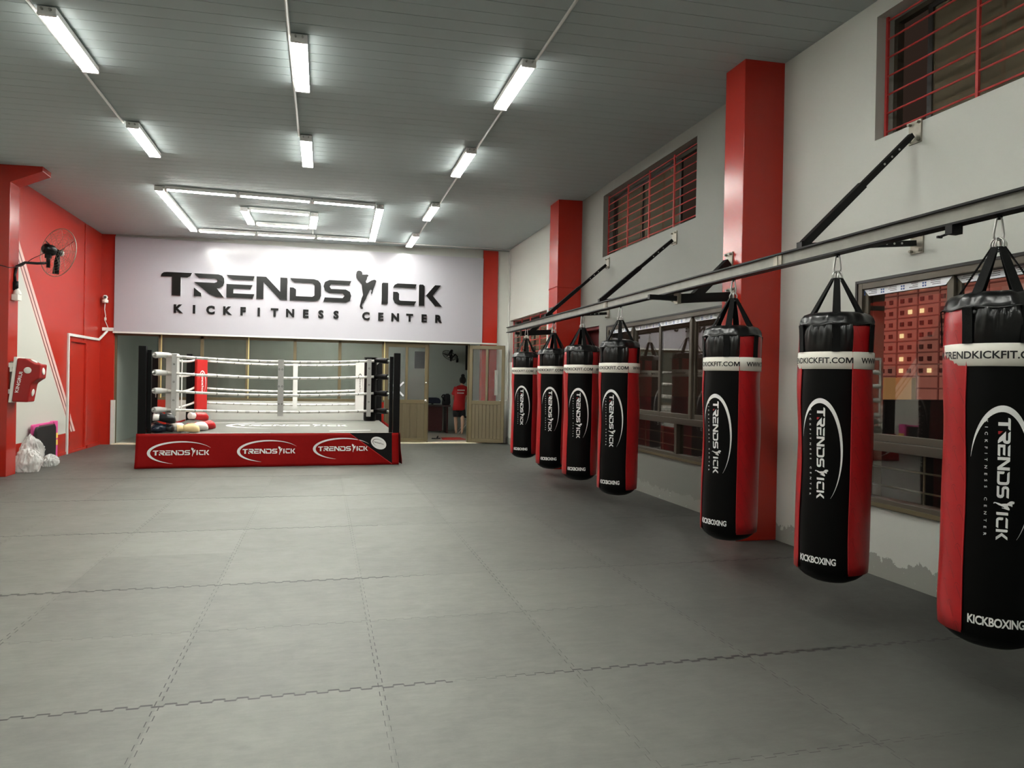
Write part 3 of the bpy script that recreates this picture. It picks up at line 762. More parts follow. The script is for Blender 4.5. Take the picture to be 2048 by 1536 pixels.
# ================================================================ STEEL BEAM AND BRACKETS
BX, BZ0, BZ1 = 3.25, 2.37, 2.47
bm_ = thing('steel_beam', 'long steel beam carrying the row of punching bags', 'beam', (BX, 7, BZ0), world=True)
yb0, yb1 = .6, 12.93
web = MB().box((BX-.02, yb0, BZ0+.012), (BX+.02, yb1, BZ1-.012)); web.build('web', 'beam_steel', bm_)
MB().box((BX-.042, yb0, BZ1-.012), (BX+.042, yb1, BZ1)).build('flange', 'black_steel', bm_)
MB().box((BX-.042, yb0, BZ0), (BX+.042, yb1, BZ0+.012)).build('flange', 'black_steel', bm_)
for y in (4.75, 8.15):
    MB().box((BX-.03, y-.05, BZ0+.014), (BX-.02, y+.05, BZ1-.014)).box((BX-.034, y-.006, BZ0+.012), (BX-.02, y+.006, BZ1-.012)).build('splice_plate', 'galvanised', bm_)
cl = thing('beam_clamp', 'small black clamp with bolt under the beam beside the nearest bag', 'clamp', (BX, 3.2, BZ0), world=True)
MB().box((BX-.04, 3.19, BZ0-.045), (BX+.03, 3.235, BZ0)).build('jaw', 'black_steel', cl)
MB().tube([(BX-.01, 3.235, BZ0-.035), (BX-.02, 3.29, BZ0-.045)], .007, 8).box((BX-.035, 3.285, BZ0-.052), (BX-.005, 3.297, BZ0-.04)).build('wing_bolt', 'black_steel', cl)
def plate(mb, x, y, z, hy, hz, bolts=True):
    mb.box((x-.012, y-hy, z-hz), (x, y+hy, z+hz))
    if bolts:
        for a in (-1, 1):
            for b in (-1, 1): mb.tube([(x, y+a*hy*.7, z+b*hz*.75), (x-.04, y+a*hy*.7, z+b*hz*.75)], .011, 6)
    return mb
def wall_bracket(y, xw, zl, zu, tip, lab, below=False):
    t = thing('beam_bracket', lab, 'bracket', (xw, y, zl), group='telescopic brackets of the steel beam', world=True)
    plate(MB(), xw, y, zl, .06, .075).build('lower_plate', 'galvanised', t)
    plate(MB(), xw, y+.04, zu, .06, .085).build('upper_plate', 'galvanised', t)
    def telescopic(p0, p1, name, w=.05):
        p0, p1 = Vector(p0), Vector(p1); m = p0.lerp(p1, .47)
        mb = MB().bar(p0, m, w*.8, w*.8); mb.bar(m, p1, w*1.05, w*1.05)
        o = mb.build(name, 'black_steel', t); d = (p1-p0).normalized()
        hl = MB(); side = d.cross(Vector((0, 1, 0))).normalized()
        for k in range(3):
            c = p0.lerp(p1, .14+.07*k)+Vector((0, -w*.42, 0)); hl.tube([c, c+Vector((0, -.004, 0))], .008, 8)
        hl.build('pin', 'steel', o)
        return o
    if not below:
        telescopic((xw-.03, y, zl), (tip, y, BZ1+.026), 'horizontal_arm')
        telescopic((xw-.04, y+.04, zu-.03), (tip, y, BZ1+.05), 'diagonal_brace')
        MB().box((tip-.04, y-.03, BZ1), (tip+.04, y+.03, BZ1+.06)).build('foot', 'black_steel', t)
    else:
        mb = MB().bar((xw-.03, y, zl-.01), (3.29, y, BZ0-.05), .075, .085); mb.build('horizontal_arm', 'black_steel', t)
        MB().bar((3.29, y, BZ0-.05), (2.99 if y < 9 else 3.2, y, BZ0-.045), .045, .045).build('inner_arm', 'black_steel', t)
        MB().box((3.275, y-.045, BZ0-.1), (3.305, y+.045, BZ0)).build('foot', 'galvanised', t)
        MB().bar((xw-.03, y+.03, zu-.02), (3.47, y, BZ0-.02), .075, .08).build('diagonal_brace', 'black_steel', t)
    return t
wall_bracket(4.58, XR, 2.585, 3.43, 3.32, 'black telescopic wall bracket nearest the camera, under the high barred window')
wall_bracket(8.49, XR, 2.61, 3.35, 3.31, 'black telescopic wall bracket at the near end of the second high window')
wall_bracket(10.74, XR, 2.58, 3.37, 3.31, 'black telescopic wall bracket at the far end of the second high window')
wall_bracket(6.45, 3.87, 2.375, 2.72, 3.27, 'black beam bracket bolted to the nearer red column', True)
wall_bracket(12.25, 3.87, 2.375, 2.72, 3.27, 'black beam bracket bolted to the farther red column', True)

# ================================================================ PUNCHING BAGS
R = .222
def make_bag():
    t = thing('punching_bag', '', 'punching bag', (0, 0, 0), group='black and red punching bags hanging from the beam')
    # local z=0 at the underside of the beam; phi=0 faces -y, the black front panel is centred there
    wob = lambda a, z: .006*sin(5*z+a)*max(0, min(1, (-z-.6)*3))+.003*sin(3*a+9*z)
    prof = [(.0, -2.135), (.06, -2.133), (.12, -2.122), (.165, -2.10), (.195, -2.075), (.214, -2.045), (R, -2.0)]
    prof += [(R, -2.0+1.52*k/19) for k in range(1, 20)]
    prof += [(R*.985, -.474), (R*.93, -.466), (R*.8, -.455)]
    body = MB().lathe(prof, n=48, wob=wob).build('body', 'black_vinyl', t)
    # red side panels and the seams along them
    for c in (90, 270):
        a0, a1 = math.radians(c-46.5), math.radians(c+46.5)
        pr = [(R+.0045, -2.075+.03+1.56*k/24) for k in range(25)]
        pr = [(R-.006, -2.055), (R+.002, -2.052)]+pr[1:]+[(R-.004, -.474)]
        p = MB().lathe(pr, n=20, a0=a0, a1=a1, wob=wob).build('side_panel', 'red_vinyl', t)
        sm = MB()
        for a in (a0, a1):
            sm.tube([((R+.004+wob(a, z))*sin(a), -(R+.004+wob(a, z))*cos(a), z) for z in [-2.04+1.55*k/20 for k in range(21)]], .0035, 5)
        sm.build('piping', 'red_piping', p)
    # black leather collar over the shoulder and the gathered top
    pr = [(R+.003, -.648), (R+.009, -.625), (R+.012, -.59), (R+.013, -.55), (R+.011, -.515), (R+.006, -.49), (R, -.476)]
    for c in (0, 180):
        MB().lathe(pr, n=40, a0=math.radians(c-43), a1=math.radians(c+43), wob=lambda a, z: (.005*sin(12*a)+.004*sin(23*a+30*z)+.003*sin(41*a-22*z))*max(0, min(1, (z+.63)*12))).build('collar', 'black_leather', t)
    lid = [(R+.004, -.480), (R+.006, -.468), (R*.985, -.452), (R*.95, -.428), (R*.86, -.405), (R*.70, -.392), (R*.4, -.384), (.0, -.38)]
    MB().lathe(lid, n=48, wob=lambda a, z: (.009*sin(12*a+.6)+.006*sin(19*a) if -.46 < z < -.385 else .003*sin(6*a))).build('top_cover', 'black_leather', t)
    MB().tube([((R+.006+.005*cos(6*(2*PI*k/72-.314)))*sin(2*PI*k/72), -(R+.006+.005*cos(6*(2*PI*k/72-.314)))*cos(2*PI*k/72), -.474+.006*cos(6*(2*PI*k/72-.314))) for k in range(72)], .0045, 6, closed=True).build('rim', 'black_leather', t)
    # white band with the address printed twice around it
    b = MB().lathe([(R+.004, -.757), (R+.008, -.754), (R+.009, -.70), (R+.008, -.65), (R+.004, -.647)], n=48).build('band', 'band_white', t)
    vf = text2d('WWW.TRENDKICKFIT.CO', .05, .0011, 1.0); w = max(p[0] for p in vf[0]); ch_ = max(p[1] for p in vf[0])*.985
    em = polys2d([[(0,0),(0,1),(.27,1),(.5,.36),(.73,1),(1,1),(1,0),(.81,0),(.81,.66),(.585,0),(.415,0),(.19,.66),(.19,0)]])
    vf = merge2d(vf, xf(em, .044, ch_, w+.004, 0)); w += .048; tw = (R+.01)*math.radians(166)
    vf = slice2d(xf(vf, tw/w, 1), .02)
    for o in (44, 224):
        pm = MB(); decal(pm, vf, lambda x, y: ((R+.0105)*sin(math.radians(o)-(tw-x)/(R+.01)), -(R+.0105)*cos(math.radians(o)-(tw-x)/(R+.01)), -.72+y)); pm.build('band_print', 'print_black', b)
    # oval logo, turned a quarter, on both black panels
    s = .0485
    lg = merge2d(polys2d(logo_polys(False)), swoosh(wmax=.52, b=2.75, t0=32, t1=254, cy=.35))
    def wrap(vf, f0, mb):
        # logo x runs down the bag, logo y towards +phi
        v = slice2d(vf, .35, 1); return decal(mb, v, f0)
    for c, nm in ((0, 'logo'), (180, 'logo')):
        def f0(x, y, c=c):
            a = math.radians(c-2)+((y-.5)*s)/R; z = -1.0-(x)*s*.985; r2 = R+.002+wob(a, z)
            return (r2*sin(a), -r2*cos(a), z)
        mb = MB(); wrap(lg, f0, mb)
        mb.build(nm, 'print_white', body)
        m5 = MB(); wrap(polys2d([[(1.33, .38), (1.63, .13), (1.63, 0), (1.33, 0)]]), f0, m5); m5.build('logo_accent', 'red_piping', body)
        st = text2d('KICKFITNESS CENTER', .34, .004, 2.75); ww = max(p[0] for p in st[0]); st = xf(st, 11.6/ww, 1, .2, -1.05)
        m3 = MB(); wrap(st, f0, m3); m3.build('subtitle', 'print_white', body)
        kb = text2d('KICKBOXING', .058, .0016, .93, 'CENTER', 1.0); kw = max(p[0] for p in kb[0])*2
        kb = slice2d(xf(kb, .235/kw, 1), .02); m4 = MB()
        decal(m4, kb, lambda x, y: ((R+.0025+.004)*sin(math.radians(c-6)+x/R), -(R+.0065)*cos(math.radians(c-6)+x/R), -1.99+y)); m4.build('lettering', 'print_white', body)
    # six straps from the ring, over the rim and down to the band
    for k in range(6):
        a = math.radians(18+60*k); d = Vector((sin(a), -cos(a), 0)); tn = Vector((cos(a), sin(a), 0)); wd = .024
        pts = [(.028, -.163), (.085, -.262), (.15, -.375), (.20, -.452), (R+.019, -.475), (R+.016, -.50), (R+.013, -.56), (R+.011, -.648)]
        vs = []
        for r_, z in pts:
            ws = wd*(.6+.4*min(1, r_/.12))
            for sg_ in (-1, 1):
                for dp in (0, .004): vs.append(d*(r_+dp)+tn*ws*sg_+Vector((0, 0, z+(dp if r_ < .2 else 0))))
        fs = []
        for i in range(len(pts)-1):
            q, n_ = 4*i, 4*(i+1)
            fs += [(q, q+2, n_+2, n_), (q+1, n_+1, n_+3, q+3), (q, n_, n_+1, q+1), (q+2, q+3, n_+3, n_+2)]
        MB().add(vs, fs).build('strap', 'webbing', t)
    # D-ring cluster and carabiner
    rg = MB()
    for a in (0, PI/3, 2*PI/3):
        rg.tube([Vector((cos(a)*.034*cos(u), sin(a)*.034*cos(u), -.147+.034*sin(u))) for u in [2*PI*k/20 for k in range(20)]], .0045, 6, closed=True)
    rg.build('ring', 'steel', t)
    cb = MB(); cv = [(-.006, -.012), (.006, -.012), (.012, -.02), (.022, -.095), (.02, -.112), (.008, -.122), (-.008, -.122), (-.02, -.112), (-.022, -.095), (-.012, -.02)]
    cb.tube([(x, 0, z) for x, z in cv], .0055, 8, closed=True); cb.build('carabiner', 'steel', t)
    e = MB().tube([(0, 0, 0), (0, 0, -.022)], .008, 8); e.lathe([(0, -.002), (.016, -.002), (.016, -.012), (0, -.012)], n=8, smooth=False); e.build('eye_bolt', 'black_steel', t)
    return t
bag0 = make_bag()
names = ['nearest', 'second', 'third', 'fourth', 'fifth', 'sixth', 'farthest']
extra = ['cut by the right edge of the photo', 'hanging beside the left edge of the near window', 'hanging before the nearer red column', 'hanging before the left part of the middle window', 'hanging before the narrow dark red door', 'hanging before the farther red column', 'at the far end of the beam']
YAW = [36, 56, 60, 41, 25.5, 24, 27.5]
BY = [2.947, 4.133, 5.39, 7.75, 9.005, 10.216, 11.707]
for i in range(7):
    lab = f'{names[i]} black and red punching bag, {extra[i]}'
    if i == 0: o = bag0; o['label'] = lab; o.location = (BX, BY[0], BZ0); o.rotation_euler = (0, 0, -math.radians(YAW[0]))
    else: o = dup(bag0, (BX, BY[i], BZ0), -math.radians(YAW[i]), lab)

# ================================================================ BOXING RING
FL, FR_, BR, BL = Vector((-2.77, 12.79)), Vector((1.265, 13.02)), Vector((1.26, 17.0)), Vector((-2.745, 16.9))
CZ = .55
rg = thing('boxing_ring', 'raised boxing ring with red apron and white ropes', 'boxing ring', (-.75, 14.9, 0), world=True)
def q(u, v): return FL*(1-u)*(1-v)+FR_*u*(1-v)+BR*u*v+BL*(1-u)*v
mb = MB(); cs = [q(0,0), q(1,0), q(1,1), q(0,1)]
mb.prism([(c.x, c.y) for c in cs], lambda x, y, d: (x, y, d), CZ-.035, CZ); cv = mb.build('canvas', 'canvas', rg, bevel=.008)
mb = MB().prism([((c.x-(-.75))*.96-.75, (c.y-14.9)*.96+14.9) for c in cs], lambda x, y, d: (x, y, d), .0, CZ-.035); mb.build('platform', 'dark_ground', rg)
lm = MB(); lgc = merge2d(LOGO_TEXT, swoosh())
decal(lm, lgc, lambda x, y: (-.55+(x-6)*.17, 15.0+(y-.5)*.40, CZ+.002)); lm.build('canvas_logo', 'print_white', cv)
for a, b, w_ in ((q(.17, .02), q(.48, .02), .035), (q(.72, .12), q(.9, .17), .05), (q(.12, .7), q(.35, .78), .05)):
    MB().bar((a.x, a.y, CZ+.001), (b.x, b.y, CZ+.001), w_, .003).build('canvas_line', 'print_white', cv)
MB().bar((q(.005,.0).x, q(.005,.0).y-.015, CZ-.01), (q(.995,0).x, q(.995,0).y-.015, CZ-.01), .03, .03).build('edge_bar', 'galvanised', rg)
# apron: a hanging cloth on each visible side with soft folds
def apron(A, B, name, red, blk=None):
    n, m = 80, 12; A3, B3 = Vector((*A, 0)), Vector((*B, 0)); d = (B3-A3).normalized(); out = Vector((d.y, -d.x, 0))
    def f(u, v):          # u along, v 0 top .. 1 bottom
        e = abs(u-.5)*2
        fold = .012*sin(u*23+v*2)*v+.010*sin(u*51+1.5)*v*v+.015*max(0, e-.8)*sin(v*9)
        return A3.lerp(B3, u)+out*(.072+.02*v+fold)+d*((u-.5)*.02*v)+Vector((0, 0, CZ*(1-v)+.006))
    mb = MB(); vs = [f(i/n, j/m) for j in range(m+1) for i in range(n+1)]; fs = []; mi = []
    mb.add(vs, [(j*(n+1)+i, j*(n+1)+i+1, (j+1)*(n+1)+i+1, (j+1)*(n+1)+i) for j in range(m) for i in range(n)], 0, True)
    o = mb.build(name, red, rg); s = o.modifiers.new('thickness', 'SOLIDIFY'); s.thickness = .004; s.offset = 0
    return o, f, out
ap, fa, outv = apron(FL-Vector((.07,0)), FR_+Vector((.035,0)), 'apron', 'apron_red')
LEN = (FR_-FL).length+.105
def on_apron(x, z, off=.006): return fa(max(0, min(1, x/LEN)), max(0, min(1, 1-z/CZ)))+outv*off
for cx, czz in ((.21, .245), (1.545, .255), (2.745, .285)):
    vf = slice2d(slice2d(lgc, .8, 0), .5, 1); m_ = MB(); decal(m_, vf, lambda x, y: on_apron(cx+.04+x*.0685, czz+(y-.5)*.078)); m_.build('apron_logo', 'print_white', ap)
tri = slice2d(slice2d(polys2d([[(3.31, .55), (4.03, .55), (4.03, .02)]]), .06, 0), .05, 1)
m_ = MB(); decal(m_, tri, lambda x, y: on_apron(x, y, .005)); tr = m_.build('corner_panel', 'apron_black', ap)
el = slice2d(polys2d([[(3.80+.135*cos(k*PI/16)*.98, .375+.135*.78*sin(k*PI/16)-.12*.135*cos(k*PI/16)*2) for k in range(32)]]), .05)
m_ = MB(); decal(m_, el, lambda x, y: on_apron(x, y, .009)); ov = m_.build('oval_badge', 'print_white', tr)
bl_ = merge2d(LOGO_TEXT, swoosh(b=3.2, wmax=.5)); bl_ = slice2d(bl_, 1.5)
m_ = MB(); decal(m_, bl_, lambda x, y: on_apron(3.80+(x-6)*.0145, .375+(y-.5)*.02-(x-6)*.0145*.28, .012)); m_.build('badge_print', 'print_black', ov)
ln = MB(); ln.add([on_apron(3.31+(4.03-3.31)*k/20, .55-.53*k/20, .007) for k in range(21)]+[on_apron(3.31+(4.03-3.31)*k/20, .535-.53*k/20, .007) for k in range(21)], [(k, k+1, 22+k, 21+k) for k in range(20)])
ln.build('seam_line', 'pad_red', ap)
a2, fb, _ = apron(FR_, BR, 'apron', 'apron_red'); apron(BL, FL, 'apron', 'apron_red')
# posts, corner pads, ropes
PADS = {'FL': ('pad_white', 'pad_white'), 'FR': ('post_black', 'post_black'), 'BR': ('pad_white', 'pad_white'), 'BL': ('pad_red', 'pad_red')}
CT = {'FL': FL, 'FR': FR_, 'BR': BR, 'BL': BL}
PP = {'FL': Vector((-2.41, 13.22)), 'FR': Vector((.83, 13.36)), 'BR': Vector((.84, 16.56)), 'BL': Vector((-2.46, 16.52))}
ctr = Vector((-.75, 14.9)); ZR = [.925, 1.235, 1.53, 1.81]
lab = {'FL': 'white corner pad', 'FR': 'black corner pad', 'BR': 'white corner pad', 'BL': 'red corner pad'}
for k in CT:
    c = CT[k]; i_ = (ctr-c).normalized(); p = c+i_*.0
    mb = MB().box((c.x-.055, c.y-.055, .0), (c.x+.055, c.y+.055, 1.95))
    e = c+Vector((.09 if k in ('FL', 'BL') else -.09, .06 if k in ('FL', 'FR') else -.06))
    mb.box((e.x-.03, e.y-.03, CZ), (e.x+.03, e.y+.03, 1.89)); mb.build('post', 'post_black', rg, bevel=.006)
    pc = PP[k]; dd = (pc-c).normalized(); rot = Matrix.Rotation(math.atan2(dd.y, dd.x), 3, 'Z'); rot2 = rot if k != 'FR' else rot
    z0, z1 = .735, 1.85
    mb = MB(); hw = {'FL': .11, 'BL': .12, 'BR': .145, 'FR': .085}[k]
    mb.box((pc.x-.05, pc.y-hw, z0), (pc.x+.05, pc.y+hw, z1), rot=Matrix.Rotation(math.atan2(dd.y, dd.x), 3, 'Z'))
    if k == 'FR':
        mb = MB(); mb.lathe([(0, z0), (.10, z0+.005), (.11, z0+.03), (.11, z1-.03), (.10, z1), (.118, z1+.005), (.118, z1+.025), (0, z1+.03)], (pc.x, pc.y, 0), 20)
    o = mb.build('corner_pad', PADS[k][0], rg, bevel=.02 if k != 'FR' else 0); o['label'] = lab[k]
    if k in ('BL', 'BR'):
        face = Vector((pc.x, pc.y, 0))+Vector((dd.x, dd.y, 0))*.053; sd = Vector((dd.y, -dd.x, 0))
        m_ = MB(); vf = merge2d(LOGO_TEXT, swoosh(b=2.6))
        decal(m_, vf, lambda x, y: face+sd*(-(y-.5)*.03)*-1*(-1)+Vector((0, 0, 1.56-x*.034))); m_.build('pad_logo', 'print_white' if k == 'BL' else 'print_black', o)
    if k == 'FL':
        b_ = MB().box((pc.x-.13, pc.y-.13, .765), (pc.x+.02, pc.y-.12, .79)); b_.build('pad_strap', 'print_black', o)
    for z in ZR:
        pin = e+dd*.03
        pts = [(pin.x, pin.y, z+.0), (pin.x+dd.x*.05, pin.y+dd.y*.05, z)]
        s = MB().tube(pts, .012, 8); s.tube([(pin.x+dd.x*.02, pin.y+dd.y*.02, z), (pin.x+dd.x*.05, pin.y+dd.y*.05, z)], .02, 8)
        s = s.build('turnbuckle', 'steel', rg)
        a = pin+dd*.05; b = pc-dd*.04; rr = [.046, .05, .05, .046, .042, .04, .03]
        tt = [0, .06, .3, .46, .5, .8, 1]
        MB().tube([(a.x+(b.x-a.x)*u, a.y+(b.y-a.y)*u, z+.006*sin(u*3)-.012*u*(1 if z < 1.7 else -1)) for u in tt], rr, 12).build('rope_sleeve', PADS[k][1], s)
def rope_pt(A, B, u, z, sag): p = A.lerp(B, u); return Vector((p.x, p.y, z-sag*4*u*(1-u)))
sides = [('FL', 'FR', Vector((.0, -.145))), ('FR', 'BR', Vector((.14, 0))), ('BL', 'BR', Vector((0, .15))), ('FL', 'BL', Vector((-.14, 0)))]
for si, (a, b, o) in enumerate(sides):
    A, B = PP[a]+o, PP[b]+o; dirv = (B-A).normalized(); A, B = A-dirv*.05, B+dirv*.05
    for z in ZR:
        sg_ = .055 if z > 1.2 else .03
        MB().tube([rope_pt(A, B, u/16, z, sg_) for u in range(17)], .0225, 10).build('rope', 'rope', rg)
    us = (.03, .53, .975) if si == 0 else ((.57,) if si == 2 else (.5,))
    for u in us:
        p = A.lerp(B, u); sg_ = .055*4*u*(1-u); hw = .048 if 0.1 < u < .9 else .036; ov = Vector((dirv.y, -dirv.x))
        if ov.dot(ctr-p) > 0: ov = -ov
        mb = MB()
        for sgn in (-1, 1):
            off = ov*.026*sgn; c0 = p+off-dirv*hw; c1 = p+off+dirv*hw
            mb.bar((p.x+off.x, p.y+off.y, ZR[0]-.10), (p.x+off.x, p.y+off.y, ZR[3]-sg_+.035), 2*hw, .006, upv=(ov.x, ov.y, 0))
        mb.box((p.x-hw*abs(dirv.x)-.004, p.y-.03 if abs(dirv.x) > .5 else p.y-hw, ZR[3]-sg_+.03), (p.x+hw*abs(dirv.x)+.004, p.y+.03 if abs(dirv.x) > .5 else p.y+hw, ZR[3]-sg_+.036))
        st = mb.build('rope_tie', 'strap_grey' if si == 0 else 'pad_white', rg)
        if si == 0:
            ey = MB()
            for i, zz in enumerate((1.68, 1.39, 1.09)):
                for s_ in ((-.5, .5) if hw > .04 else (0,)):
                    c = Vector((p.x, p.y, zz-sg_))+Vector((ov.x, ov.y, 0))*.031+Vector((dirv.x, dirv.y, 0))*hw*s_*1.1
                    ey.tube([c+Vector((dirv.x, dirv.y, 0))*.012*cos(t_)+Vector((0, 0, .012*sin(t_))) for t_ in [2*PI*j/12 for j in range(12)]], .003, 5, closed=True)
            ey.build('eyelet', 'black_steel', st)
# ---- gloves heaped in the near left corner of the ring
def glove(name, mats, lab, loc, rot, s=1.0):
    t = thing(name, lab, 'boxing glove', loc, group='boxing gloves heaped in the ring corner'); t.rotation_euler = rot; t.scale = (s, s, s)
    fist = MB().loft([((-.075, 0, 0), (0, .055, 0), (0, 0, .05)), ((-.03, 0, .002), (0, .068, 0), (0, 0, .06)), ((.02, 0, .006), (0, .086, 0), (0, 0, .071)), ((.07, 0, .006), (0, .095, 0), (0, 0, .076)), ((.115, 0, 0), (0, .092, 0), (0, 0, .072)), ((.15, 0, -.012), (0, .074, 0), (0, 0, .056)), ((.17, 0, -.026), (0, .045, 0), (0, 0, .034)), ((.177, 0, -.032), (0, .012, 0), (0, 0, .01))], 20)
    fist.build('fist', mats[0], t)
    th = MB().loft([((-.02, .055, -.01), (0, .024, 0), (0, 0, .026)), ((.02, .092, -.015), (0, .034, 0), (0, 0, .034)), ((.065, .108, -.02), (0, .034, 0), (0, 0, .034)), ((.105, .095, -.03), (0, .024, 0), (0, 0, .024)), ((.12, .085, -.033), (0, .004, 0), (0, 0, .004))], 12)
    th.build('thumb', mats[0], t)
    MB().loft([((-.165, 0, 0), (0, .055, 0), (0, 0, .05)), ((-.16, 0, 0), (0, .064, 0), (0, 0, .058)), ((-.085, 0, 0), (0, .06, 0), (0, 0, .054)), ((-.07, 0, 0), (0, .054, 0), (0, 0, .048))], 18).build('cuff', mats[1], t)
    lg_ = MB(); lg_.loft([((.07, 0, .081), (.034, 0, 0), (0, .026, 0)), ((.071, 0, .0835), (.03, 0, 0), (0, .022, 0))], 14); lg_.build('badge', mats[2], t)
    return t
GZ = CZ+.078
G = [('glove_navy', 'glove_black', 'print_white', 'dark navy boxing glove lying lowest at the front left of the heap', (-2.50, 12.95, GZ), (.1, 0, 2.95)),
     ('glove_black', 'glove_black', 'print_white', 'black boxing glove on top of the heap beside the left ring post', (-2.63, 13.20, GZ+.168), (0, -.05, 1.5)),
     ('glove_black', 'glove_white', 'glove_white', 'black boxing glove with round white cuff low beside the left post', (-2.665, 13.23, GZ), (0, 0, 1.6)),
     ('glove_white', 'glove_black', 'print_black', 'white boxing glove with black cuff in the middle of the heap', (-2.36, 13.14, GZ), (0, 0, .12)),
     ('glove_black', 'glove_black', 'glove_white', 'black boxing glove behind the white corner pad', (-2.46, 13.50, GZ), (0, 0, 1.8)),
     ('glove_cream', 'glove_cream', 'glove_cream', 'cream yellow boxing glove at the front right of the heap', (-2.12, 12.98, GZ), (0, 0, .2)),
     ('glove_white', 'glove_red', 'glove_red', 'white and red boxing glove behind the cream glove', (-2.05, 13.43, GZ), (.0, 0, .5)),
     ('glove_red', 'glove_red', 'glove_white', 'red boxing glove farthest along the heap', (-1.98, 13.82, GZ), (0, 0, .5)),
     ('glove_black', 'glove_white', 'glove_white', 'black boxing glove with white cuff stacked over the navy one', (-2.47, 12.93, GZ+.165), (.1, .1, .15)),
     ('glove_red', 'glove_white', 'glove_white', 'red boxing glove perched over the white and red one', (-2.06, 13.6, GZ+.165), (0, .1, .75))]
for a, b, c, l, lo, ro in G: glove('boxing_glove', (a, b, c), l, lo, ro, 1.02)

# ================================================================ THINGS ALONG THE LEFT WALL
def make_fan(name, lab, c, nrm, rad, arm, mount, mat_wire, blades=3, wires=22, rings=9, fat=.0022, cord=None, disc=.16):
    c = Vector(c); n = Vector(nrm).normalized(); t = thing(name, lab, 'wall fan', mount, world=True)
    u = n.cross(Vector((0, 0, 1))).normalized(); v = u.cross(n)
    P = lambda r, a, h: c+(u*cos(a)+v*sin(a))*r+n*h
    g = MB()
    g.tube([P(rad, 2*PI*k/40, 0) for k in range(40)], fat*2.6, 6, closed=True)
    for sgn in (1, -1):
        hp = lambda r: sgn*rad*disc*math.sqrt(max(0, 1-(r/rad)**2))
        for k in range(1, rings):
            r = rad*k/rings*1.0+.02*rad; g.tube([P(r, 2*PI*j/32, hp(r)) for j in range(32)], fat*.62, 4, closed=True)
        for k in range(wires):
            a = 2*PI*k/wires; g.tube([P(rad*x, a, hp(rad*x)) for x in (.1, .4, .7, .9, 1)], fat*(.9 if k % 2 else 1.2), 4)
    g.build('grille', mat_wire, t)
    h = MB().tube([c+n*(rad*disc-.01), c+n*(rad*disc+.012)], rad*.11, 16).build('grille_badge', 'white_plastic', t)
    b = MB()
    for k in range(blades):
        a0 = 2*PI*k/blades+.5; vs = []
        for x in (.12, .4, .7, .9): 
            w_ = .10+.10*x
            for s in (-1, 1): vs.append(P(rad*x, a0+s*w_*.9/max(.35, x)*.5, s*.028))
        o = len(vs); vs2 = [p+n*.004 for p in vs]
        fs = [(2*i, 2*i+1, 2*i+3, 2*i+2) for i in range(3)]
        b.add(vs+vs2, fs+[tuple(o+i for i in f[::-1]) for f in fs]+[(0, 2, o+2, o), (2, 4, o+4, o+2), (4, 6, o+6, o+4), (1, o+1, o+3, 3), (3, o+3, o+5, 5), (5, o+5, o+7, 7), (6, 7, o+7, o+6)], 0, True)
    b.tube([c-n*.03, c+n*.03], rad*.12, 14); b.build('blade_rotor', 'black_gloss', t)
    m = MB().tube([c-n*(rad*disc), c-n*(rad*disc+.05), c-n*(rad*disc+.16), c-n*(rad*disc+.19)], [rad*.17, rad*.23, rad*.21, rad*.1], 16); m.build('motor', 'black_gloss', t)
    q = c-n*(rad*disc+.10)
    k = MB().tube([q, q-Vector((0, 0, .14)), q-Vector((0, 0, .27))], .028, 10); k.box((q.x-.04, q.y-.03, q.z-.13), (q.x+.04, q.y+.03, q.z-.07)); k.build('neck', 'black_gloss', t)
    MB().tube([q-Vector((0, 0, .2))]+[Vector(p) for p in arm], .02, 10).build('arm', 'black_gloss', t)
    mv = Vector(mount); MB().box((mv.x-.004, mv.y-.035, mv.z-.06), (mv.x+.03, mv.y+.035, mv.z+.06)).tube([mv+Vector((.03, 0, -.05)), mv+Vector((.03, 0, .07))], .032, 10).build('wall_mount', 'black_steel', t)
    if cord: MB().tube(cord, .005, 6).build('cord', 'black_gloss', t)
    return t
make_fan('wall_fan', 'large black wall fan on a curved arm from the red column', (-3.91, 12.52, 3.32), (.56, .82, -.10), .37,
         [(-4.12, 12.30, 3.11), (-4.24, 12.2, 3.10), (-4.32, 12.13, 3.03), (-4.335, 12.1, 2.90), (-4.325, 12.1, 2.78)], (-4.345, 12.10, 2.74), 'galvanised', 3, 12, 9, .0024,
         [(-4.0, 12.36, 3.3), (-4.15, 12.2, 3.16), (-4.25, 12.1, 3.03), (-4.335, 11.97, 2.99), (-4.34, 11.92, 2.98), (-4.5, 11.915, 3.02)])
s = thing('sensor_box', 'small white box with a dome under the fan on the red column', 'sensor', (-4.345, 12.1, 2.55), world=True)
MB().box((-4.345, 12.02, 2.53), (-4.26, 12.16, 2.62)).build('box', 'white_plastic', s, bevel=.006)
MB().lathe([(.055, 0), (.052, .03), (.03, .07), (.015, .09), (0, .095)], (-4.30, 12.10, 2.62), 16).build('dome', 'white_plastic', s)

